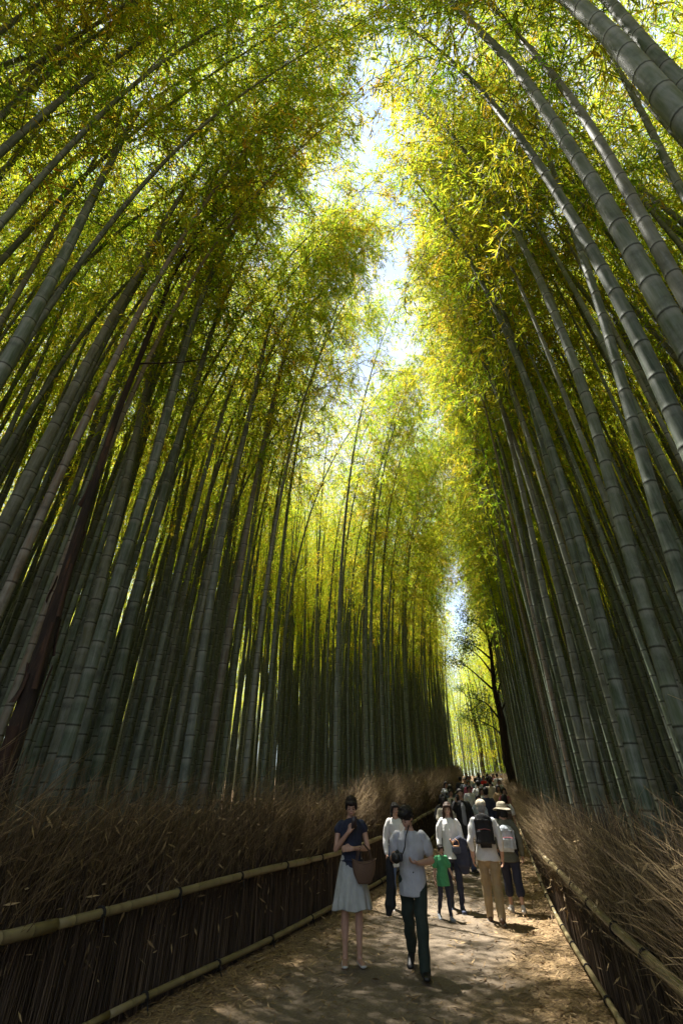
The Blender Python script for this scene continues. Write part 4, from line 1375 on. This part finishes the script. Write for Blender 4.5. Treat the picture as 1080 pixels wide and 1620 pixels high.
WHITE = cloth((.72, .71, .70), vary=.06); GREY_T = cloth((.42, .42, .44), vary=.08); NAVY = cloth((.018, .022, .045))
SKIRT = cloth((.40, .41, .39), vary=.12); DKGREEN = cloth((.020, .032, .024)); BLACK = cloth((.014, .014, .016)); DENIM = cloth((.04, .06, .12))
KHAKI = cloth((.33, .25, .14)); OLIVE = cloth((.13, .135, .10)); GREEN = cloth((.06, .30, .13)); JEANS = cloth((.10, .17, .33)); CREAM = cloth((.55, .50, .40))
SH_BLK = plain('dark_leather', (.015, .014, .014), .5); SH_WHT = plain('pale_leather', (.55, .52, .48), .5); SOLE = plain('rubber_sole', (.45, .45, .43), .7)
SNEAK = plain('navy_canvas', (.03, .04, .08), .8); BRN = plain('brown_leather', (.09, .05, .03), .6)

# woman with the phone
w, i = person('woman in a navy top and pale skirt looking down at her phone by the fence', .13, 7.41, 8, 1.66, dict(
    fem=True, head=(.34, -.12), hair='bun', haircol=(.012, .008, .007),
    arms={-1: ((.215, -.02, 1.13), (.065, -.215, 1.335), dict(dir=(.55, -.25, .75), palm=(.5, .75, 0), thumb=(.3, .6, .6), curl=.9)),
          1: ((.225, .0, 1.14), (-.02, -.195, 1.15), dict(dir=(-1, -.05, .05), palm=(0, .8, -.3), thumb=(0, -.2, 1), curl=.7))},
    legs={1: (.03, .05), -1: (.0, .03)}, top=dict(mat=NAVY, sleeve='cap', hem=.10, name='blouse'), bottom=dict(kind='skirt', mat=SKIRT, len=.56), shoe=SH_WHT, flat=True), fine=.0065)
S = i['S']
ph = held('phone', w, S, (-.005, -.272, 1.435), 'slim phone held up in front of the face of the woman in the pale skirt', 'phone')
rr = rotm('X', .35)
raw('case', [box((0, 0, 0), (.072, .009, .145), rr, .3)], ph, plain('phone_case', (.05, .035, .035), .4))
raw('screen', [box(rr @ np.array([0, .0052, 0]), (.064, .003, .132), rr, .2)], ph, plain('dark_glass', (.01, .01, .012), .1))
bk = held('basket_bag', w, S, (.13, -.20, .90), 'brown woven basket bag hanging at the hip of the woman in the pale skirt', 'bag')
M_WICK = plain('woven_cane', (.13, .075, .045), .8)
V, F = [], []
n, kk = 32, 11
for a in range(kk):
    u = a / (kk - 1)
    rx = .155 * math.sin(min(1, .28 + u * .80) * math.pi / 2) ** .8; ry = .075 * math.sin(min(1, .3 + u * .8) * math.pi / 2)
    for q in range(n):
        ww = 2 * math.pi * q / n
        bump = 1 + .025 * math.sin(q * math.pi + a * math.pi)
        V.append((rx * bump * math.cos(ww), ry * bump * math.sin(ww), -.11 + .23 * u + .02 * math.cos(2 * ww) * u))
F = [(a * n + q, a * n + (q + 1) % n, (a + 1) * n + (q + 1) % n, (a + 1) * n + q) for a in range(kk - 1) for q in range(n)] + [tuple(range(n))]
o = raw('basket', [(np.array(V), F)], bk, M_WICK); sd = o.modifiers.new('thick', 'SOLIDIFY'); sd.thickness = .008
raw('rim', [loft([(.156 * math.cos(q), .076 * math.sin(q), .12 + .02 * math.cos(2 * q)) for q in np.linspace(0, 6.283, 33)], [.008] * 33, None, 8, (0, 0, 1), caps=False)], bk, M_WICK)
for yy in (-.06, .06):
    raw('strap', [loft([(-.10, yy, .12), (-.07, yy, .23), (0, yy * .6, .30), (.07, yy, .23), (.10, yy, .12)], [.007] * 5, None, 8)], bk, BRN)

# man with the camera
w, i = person('man in a grey T-shirt and dark green trousers walking with a camera', .86, 7.05, -10, 1.56, dict(
    fem=False, lean=.10, head=(.55, -.55), hair='bushy', face=True,
    arms={-1: ((.25, .03, 1.10), (.235, -.225, 1.16), dict(dir=(.1, -.75, .25), palm=(.8, 0, 0), thumb=(0, -.2, 1), curl=1.0)),
          1: ((.27, .02, 1.11), (.10, -.20, 1.10), dict(dir=(-.85, -.4, .1), palm=(0, .1, 1), thumb=(0, -1, .2), curl=.8))},
    legs={-1: (-.30, .38), 1: (.24, .08)}, toe={-1: .5, 1: -.1}, ease=.012, top=dict(mat=GREY_T, sleeve='short', hem=-.14, name='t_shirt'), bottom=dict(kind='trousers', mat=DKGREEN), shoe=SH_BLK), fine=.0065)
S = i['S']
ca = held('camera', w, S, (-.16, -.31, 1.17), 'black camera with a long lens held by the man in the grey T-shirt', 'camera')
M_CAM = plain('black_magnesium', (.012, .012, .013), .45)
fuse('camera_body', [box((0, 0, 0), (.14, .065, .095)), box((-.055, -.022, -.005), (.036, .05, .09), None, .3), box((0, 0, .058), (.055, .055, .04), None, .35)], .004, ca, M_CAM, 2)
raw('lens', [loft([(0, -.03, -.005), (0, -.075, -.005), (0, -.078, -.005), (0, -.13, -.005), (0, -.133, -.005), (0, -.165, -.005)], [.036, .036, .039, .039, .036, .036], None, 24, (1, 0, 0), caps=False)], ca, M_CAM)
raw('lens_hood', [loft([(0, -.160, -.005), (0, -.20, -.005), (0, -.201, -.005), (0, -.17, -.005)], [.042, .049, .045, .038], None, 24, (1, 0, 0), caps=False)], ca, SH_BLK)
raw('strap', [loft([(.075, 0, .04), (.10, .06, .10), (.12, .10, .22), (.17, .20, .34)], [.006] * 4, [.018] * 4, 8)], ca, BLACK)
ct = held('jacket', w, S, (-.29, -.06, .84), 'dark folded jacket hanging from the arm of the man with the camera', 'jacket')
o = fuse('jacket_cloth', [loft([(0, -.02, .27), (0, 0, .16), (.01, .0, 0), (-.015, 0, -.18), (-.03, 0, -.26)], [.05, .055, .065, .07, .045], [.06, .07, .075, .065, .04], 14, (1, 0, 0)),
                          loft([(.03, -.05, .2), (.03, -.055, .0), (.02, -.05, -.2)], [.035, .035, .028], None, 10)], .01, ct, BLACK, 2)
wrinkle(o.data, .011, 3, 12)

# woman in white behind them
person('woman in a long white shirt half hidden behind the man with the camera', 1.02, 10.4, 6, 1.56, dict(
    hair='bob', head=(.05, .1), legs={1: (.16, .06), -1: (-.16, .22)}, toe={-1: .35}, ease=.015, top=dict(mat=WHITE, sleeve='long', hem=-.24), bottom=dict(kind='slim', mat=JEANS), shoe=SH_WHT))

# woman with the navy bundle
w, i = person('long-haired woman in a white blouse carrying a navy coat on her arm', 2.02, 10.4, -10, 1.57, dict(
    hair='long', haircol=(.030, .016, .010), head=(.08, -.1),
    arms={-1: ((.225, .03, 1.10), (.235, -.06, .88)), 1: ((.225, .02, 1.10), (.10, -.215, 1.06), dict(dir=(-.9, -.35, .0), palm=(0, .3, 1), thumb=(0, -1, 0), curl=.9))},
    legs={1: (.20, .07), -1: (-.16, .25)}, toe={-1: .35}, ease=.02, top=dict(mat=WHITE, sleeve='three', hem=-.12, name='blouse'), bottom=dict(kind='slim', mat=NAVY), shoe=SNEAK, sole=SOLE))
S = i['S']
b = held('coat', w, S, (.16, -.17, .93), 'navy coat draped over the forearm of the long-haired woman in white', 'coat')
o = fuse('coat_cloth', [loft([(-.10, -.03, .12), (0, -.05, .17), (.12, .03, .13)], [.06, .075, .06], None, 12),
                        loft([(0, -.03, .14), (.02, -.02, -.02), (.05, 0, -.22), (.06, .02, -.33)], [.12, .14, .13, .08], [.07, .075, .07, .045], 16, (1, 0, 0))], .010, b, NAVY, 2)
wrinkle(o.data, .014, 9, 10)
hb = held('handbag', w, S, (.09, -.285, .97), 'small navy handbag with a tan handle beside the draped navy coat', 'handbag')
fuse('bag_body', [box((0, 0, -.02), (.17, .07, .13), None, .3)], .006, hb, cloth((.05, .055, .08)), 2)
TAN = plain('tan_leather', (.42, .22, .10), .5)
raw('handle', [loft([(-.06, 0, .045), (-.05, 0, .11), (.0, .01, .15), (.05, 0, .11), (.06, 0, .045)], [.008] * 5, None, 8)], hb, TAN)
raw('trim', [box((0, -.037, .035), (.11, .006, .025), None, .3)], hb, TAN)

# child
person('small child in a green T-shirt walking in front of the long-haired woman', 1.70, 9.75, 12, .98, dict(
    hair='bangs', fem=True, head=(.2, .2), arms={1: ((.23, .0, 1.12), (.30, -.08, .92)), -1: ((.22, .06, 1.1), (.24, .02, .86))},
    legs={1: (.22, .10), -1: (-.22, .3)}, toe={-1: .4}, ease=.03, top=dict(mat=GREEN, sleeve='short', hem=-.16, name='t_shirt'), bottom=dict(kind='slim', mat=cloth((.03, .035, .06))), shoe=plain('grey_canvas', (.35, .38, .42), .7), sole=SOLE))

# elderly couple seen from behind
def backpack(t, S, z, y, size, m, label, trim=None):
    o = held('backpack', t, S, (0, y, z), label, 'backpack')
    sx, sy, sz = size
    b_ = fuse('bag_body', [box((0, 0, 0), (sx, sy, sz), None, .35), ell((0, .0, sz * .36), (sx * .47, sy * .5, sz * .22)), box((0, sy * .45, -sz * .16), (sx * .8, sy * .5, sz * .5), None, .35)], .007, o, m, 3)
    wrinkle(b_.data, .006, 5, 14)
    for s in (1, -1):
        raw('strap', [loft([(sx * .28 * s, -sy * .45, sz * .36), (sx * .33 * s, -sy * .5 - .04, sz * .50), (sx * .36 * s, -sy * .5 - .13, sz * .49), (sx * .38 * s, -sy * .5 - .24, sz * .34), (sx * .42 * s, -sy * .5 - .25, 0), (sx * .5 * s, -sy * .5 - .12, -sz * .28), (sx * .46 * s, -sy * .4, -sz * .38)],
                           [.022] * 7, [.007] * 7, 8, (1, 0, 0))], o, m)
    raw('zip', [loft([(-sx * .36, sy * .70, sz * .06), (0, sy * .71, sz * .09), (sx * .36, sy * .70, sz * .06)], [.005] * 3, None, 6)], o, trim or SOLE)
    raw('loop', [loft([(-.03, -sy * .3, sz * .5), (-.02, -sy * .3, sz * .57), (.02, -sy * .3, sz * .57), (.03, -sy * .3, sz * .5)], [.007] * 4, None, 6)], o, m)
    return o
w, i = person('elderly man in a beige cap, white shirt and khaki trousers seen from behind', 2.45, 9.55, 180 - 14, 1.62, dict(
    fem=False, hair='short', haircol=(.25, .24, .23), head=(.05, .1), face=True,
    arms={1: ((.26, .05, 1.10), (.255, -.03, .86)), -1: ((.255, .05, 1.10), (.25, -.04, .86))},
    legs={1: (.20, .07), -1: (-.20, .26)}, toe={-1: .35}, ease=.018, top=dict(mat=WHITE, sleeve='three', hem=-.08, collar=WHITE), bottom=dict(kind='trousers', mat=KHAKI), shoe=BRN, sole=SOLE))
H_ = i['H']
M_CAP = cloth((.55, .48, .36), vary=.08)
fuse('cap', [ell(H_((0, .022, .152)), (.094, .103, .082), i['HM'], 20, 12), loft([H_((0, -.06, .155)), H_((0, -.12, .142)), H_((0, -.155, .128))], [.075, .072, .045], [.008, .007, .006], 16, (1, 0, 0))], .006, w, M_CAP, 2)
backpack(w, i['S'], 1.25, .21, (.31, .17, .47), BLACK, 'black backpack on the back of the elderly man in the beige cap', cloth((.12, .03, .03)))

w, i = person('woman in a wide beige sun hat and olive jacket seen from behind', 3.0, 10.2, 180 - 12, 1.56, dict(
    fem=True, hair='bob', head=(.05, .1), arms={1: ((.26, .02, 1.12), (.20, -.15, .98)), -1: ((.25, .04, 1.10), (.26, -.03, .87))},
    legs={1: (.16, .06), -1: (-.18, .25)}, toe={-1: .3}, ease=.025, top=dict(mat=OLIVE, sleeve='long', hem=-.14, name='jacket'), bottom=dict(kind='capri', mat=NAVY), shoe=SH_WHT))
H_ = i['H']
n = 40; V, F = [], []
prof = [(.001, .245), (.05, .243), (.082, .225), (.093, .185), (.097, .150), (.102, .138), (.14, .122), (.178, .104), (.180, .100), (.14, .114), (.100, .128), (.092, .140)]
for r_, z_ in prof:
    for q in range(n):
        a = 2 * math.pi * q / n
        V.append(H_((r_ * math.cos(a), .02 + r_ * math.sin(a) * 1.03, z_ + .014 * math.sin(2 * a + .6) * max(0, r_ - .09) / .09)))
F = [(a * n + q, a * n + (q + 1) % n, (a + 1) * n + (q + 1) % n, (a + 1) * n + q) for a in range(len(prof) - 1) for q in range(n)]
ht = raw('sun_hat', [(np.array(V), F)], w, cloth((.42, .38, .28), vary=.1))
raw('hat_band', [loft([H_((.0985 * math.cos(a), .02 + .1005 * math.sin(a), .152)) for a in np.linspace(0, 6.283, 33)], [.004] * 33, [.014] * 33, 6, (0, 0, 1), caps=False)], ht, cloth((.30, .25, .17)))
backpack(w, i['S'], 1.13, .20, (.30, .15, .40), cloth((.42, .47, .52), vary=.3), 'pale grey and white rucksack on the woman in the sun hat', plain('pink_trim', (.5, .12, .14), .6))

# the next ones up the path
w, i = person('dark-haired woman in a white top with a slim black rucksack, back turned', 2.55, 13.4, 180, 1.56, dict(
    hair='bob', legs={1: (.14, .06), -1: (-.14, .2)}, toe={-1: .3}, top=dict(mat=CREAM, sleeve='short', hem=-.10), bottom=dict(kind='slim', mat=BLACK), shoe=SH_BLK), fine=.009)
backpack(w, i['S'], 1.20, .17, (.24, .11, .44), BLACK, 'slim black rucksack on the dark-haired woman in the white top')
w, i = person('tall man in an open black jacket over a grey shirt raising a phone', 3.1, 14.0, 5, 1.70, dict(
    fem=False, hair='short', arms={-1: ((.27, -.06, 1.20), (.20, -.22, 1.43), dict(dir=(.2, -.2, .9), palm=(0, -.6, 0), thumb=(1, 0, 0), curl=.7)), 1: ((.255, .03, 1.1), (.25, -.06, .86))},
    legs={1: (.16, .06), -1: (-.16, .2)}, ease=.015, top=dict(mat=BLACK, sleeve='long', hem=-.18, inner=cloth((.30, .30, .32)), name='jacket'), bottom=dict(kind='trousers', mat=DENIM), shoe=SH_BLK), fine=.009)
pp = held('phone', w, i['S'], (-.17, -.29, 1.53), 'phone lifted above the crowd by the tall man in the black jacket', 'phone')
raw('case', [box((0, 0, 0), (.075, .010, .14), None, .3)], pp, SH_BLK)
raw('screen', [box((0, .0055, 0), (.066, .003, .125), None, .2)], pp, plain('dark_glass', (.01, .01, .012), .1))
person('person all in black close behind the woman with the slim rucksack', 2.72, 14.6, 175, 1.55, dict(
    fem=True, hair='bob', legs={1: (.14, .06), -1: (-.14, .2)}, top=dict(mat=BLACK, sleeve='long', hem=-.12), bottom=dict(kind='trousers', mat=BLACK), shoe=SH_BLK), fine=.011)
person('woman in a pale denim shirt with dark shoulder straps, facing the camera', 3.86, 15.2, 0, 1.52, dict(
    fem=True, hair='long', legs={1: (.16, .06), -1: (-.14, .2)}, top=dict(mat=cloth((.42, .47, .53)), sleeve='long', hem=-.1), bottom=dict(kind='slim', mat=DENIM), shoe=SNEAK), fine=.011)
person('man in a navy jacket and dark jeans behind the woman in pale denim', 4.28, 15.9, 178, 1.66, dict(
    fem=False, hair='short', legs={1: (.16, .06), -1: (-.14, .2)}, top=dict(mat=NAVY, sleeve='long', hem=-.16, name='jacket'), bottom=dict(kind='trousers', mat=DENIM), shoe=SH_BLK), fine=.011)
w, i = person('dark-haired person in white with a brown rucksack, just beyond the sun hat', 4.62, 15.3, 172, 1.52, dict(
    fem=True, hair='bob', legs={1: (.14, .06), -1: (-.14, .2)}, top=dict(mat=WHITE, sleeve='short', hem=-.1), bottom=dict(kind='capri', mat=BLACK), shoe=SH_BLK), fine=.011)
backpack(w, i['S'], 1.2, .17, (.25, .12, .40), BRN, 'brown rucksack on the dark-haired person in white')
person('woman in a cream cardigan over black, up the slope on the left', 3.55, 17.4, 0, 1.56, dict(
    fem=True, hair='bangs', legs={1: (.16, .06), -1: (-.14, .2)}, ease=.02, top=dict(mat=CREAM, sleeve='long', hem=-.22, inner=BLACK, name='cardigan'), bottom=dict(kind='slim', mat=BLACK), shoe=SH_BLK), fine=.012)

# distant walkers: copies of four figures, each with its own clothes
def proto(p): return p
crowd = [
    # x-share across the path, y, facing, height, top, bottom, female, hair, label
    (.22, 20.0, 0, 1.60, (.03, .03, .035), (.02, .02, .025), True, 'bob', 'woman in a black coat on the left of the rising path'),
    (.55, 21.0, 180, 1.70, (.62, .62, .62), (.05, .06, .10), False, 'short', 'man in a white shirt walking away mid path'),
    (.80, 20.2, 0, 1.58, (.45, .30, .16), (.03, .03, .04), True, 'long', 'woman in a tan top near the right fence'),
    (.38, 24.0, 0, 1.62, (.45, .12, .20), (.02, .02, .03), True, 'bangs', 'woman in a dull pink top up the path'),
    (.66, 25.5, 180, 1.72, (.02, .025, .04), (.03, .03, .03), False, 'short', 'man in dark navy walking away up the path'),
    (.84, 27.0, 0, 1.58, (.60, .60, .58), (.03, .03, .04), True, 'bob', 'woman in white by the foot of the crooked tree'),
    (.18, 28.0, 180, 1.66, (.04, .04, .05), (.03, .03, .03), False, 'short', 'man in charcoal clothes close to the left brush'),
    (.30, 31.5, 0, 1.62, (.70, .70, .70), (.05, .05, .08), True, 'bangs', 'woman in bright white on the left of the far crowd'),
    (.56, 32.0, 0, 1.62, (.62, .03, .03), (.30, .03, .03), True, 'bob', 'person dressed in bright red in the far crowd'),
    (.68, 33.5, 0, 1.60, (.70, .20, .03), (.04, .03, .03), True, 'bob', 'person in orange next to the one in red'),
    (.82, 34.0, 180, 1.70, (.66, .66, .67), (.05, .06, .10), False, 'short', 'man in a white shirt right of the person in orange'),
    (.44, 35.0, 180, 1.66, (.12, .16, .26), (.02, .02, .03), True, 'long', 'woman in slate blue among the far crowd'),
    (.92, 36.5, 0, 1.62, (.30, .31, .33), (.03, .03, .03), False, 'short', 'man in grey at the right end of the far crowd'),
    (.15, 38.0, 0, 1.66, (.02, .02, .025), (.02, .02, .02), False, 'short', 'man in black at the left end of the far crowd'),
    (.30, 17.6, 180, 1.64, (.05, .06, .09), (.03, .03, .04), False, 'short', 'man in dark blue walking away just past the woman in the cream cardigan'),
    (.62, 18.2, 0, 1.58, (.58, .56, .52), (.04, .05, .09), True, 'long', 'woman in off-white behind the pale denim shirt'),
    (.86, 18.6, 0, 1.56, (.30, .08, .09), (.02, .02, .02), True, 'bob', 'woman in a wine red top close to the right brush fence'),
    (.46, 19.4, 0, 1.60, (.70, .68, .66), (.10, .10, .11), True, 'bangs', 'woman in a white tunic in the middle of the rising path'),
    (.10, 22.4, 0, 1.62, (.55, .57, .60), (.04, .05, .08), True, 'bob', 'woman in pale grey hugging the left brush fence'),
    (.70, 22.8, 180, 1.70, (.50, .44, .34), (.04, .04, .05), False, 'short', 'man in a sand coloured shirt with his back turned'),
    (.50, 27.4, 0, 1.60, (.68, .68, .66), (.03, .03, .05), True, 'long', 'long-haired woman in white halfway up the slope'),
    (.30, 25.8, 0, 1.66, (.10, .11, .13), (.04, .05, .08), False, 'short', 'man in graphite facing down the slope'),
    (.42, 29.6, 180, 1.58, (.30, .34, .42), (.03, .03, .04), True, 'bob', 'woman in steel blue walking up the slope'),
    (.72, 30.2, 0, 1.60, (.72, .70, .68), (.30, .28, .25), True, 'bangs', 'woman dressed all in pale clothes up the slope'),
    (.22, 34.2, 0, 1.58, (.66, .60, .50), (.03, .03, .04), True, 'long', 'woman in ivory on the left of the far crowd'),
    (.74, 38.0, 0, 1.62, (.60, .18, .22), (.03, .03, .04), True, 'long', 'woman in coral pink near the end of the path'),
    (.40, 39.6, 0, 1.66, (.62, .62, .62), (.05, .05, .08), False, 'short', 'man in a pale shirt near the end of the path'),
    (.60, 40.0, 180, 1.60, (.50, .52, .56), (.03, .03, .05), True, 'bob', 'woman in pale blue grey farthest up the path'),
]
base_fig = {}
for (u, yy, fc, hh, tc_, bc, fem, hr, lab) in crowd:
    xx = float(left_x(yy) * (1 - u) + right_x(yy) * u)
    if abs(u - .5) < .46: xx = float(left_x(yy) * (1 - u) + right_x(yy) * u)
    key = (fem, hr)
    if key not in base_fig:
        base_fig[key], _ = person(lab, xx, yy, fc, hh, dict(fem=fem, hair=hr, legs={1: (.2, .08), -1: (-.18, .26)}, toe={-1: .35}, ease=.015,
            top=dict(mat=cloth(tc_), sleeve='long' if not fem else 'three', hem=-.12), bottom=dict(kind='slim' if fem else 'trousers', mat=cloth(bc)), shoe=SH_BLK), fine=.013)
        base_fig[key]['group'] = 'walkers far up the path'
    else:
        src = base_fig[key]
        r = src.copy(); COL.objects.link(r)
        r.location = (xx, yy, path_z(yy)); r.rotation_euler = (0, 0, R(fc)); r.scale = (hh / 1.7,) * 3
        r['label'] = lab
        for ch in src.children:
            c = ch.copy(); COL.objects.link(c); c.parent = r
            st = c.name.split('.')[0]
            if st in ('shirt', 'trousers'):
                c.material_slots[0].link = 'OBJECT'
                c.material_slots[0].material = cloth(tc_ if st == 'shirt' else bc)
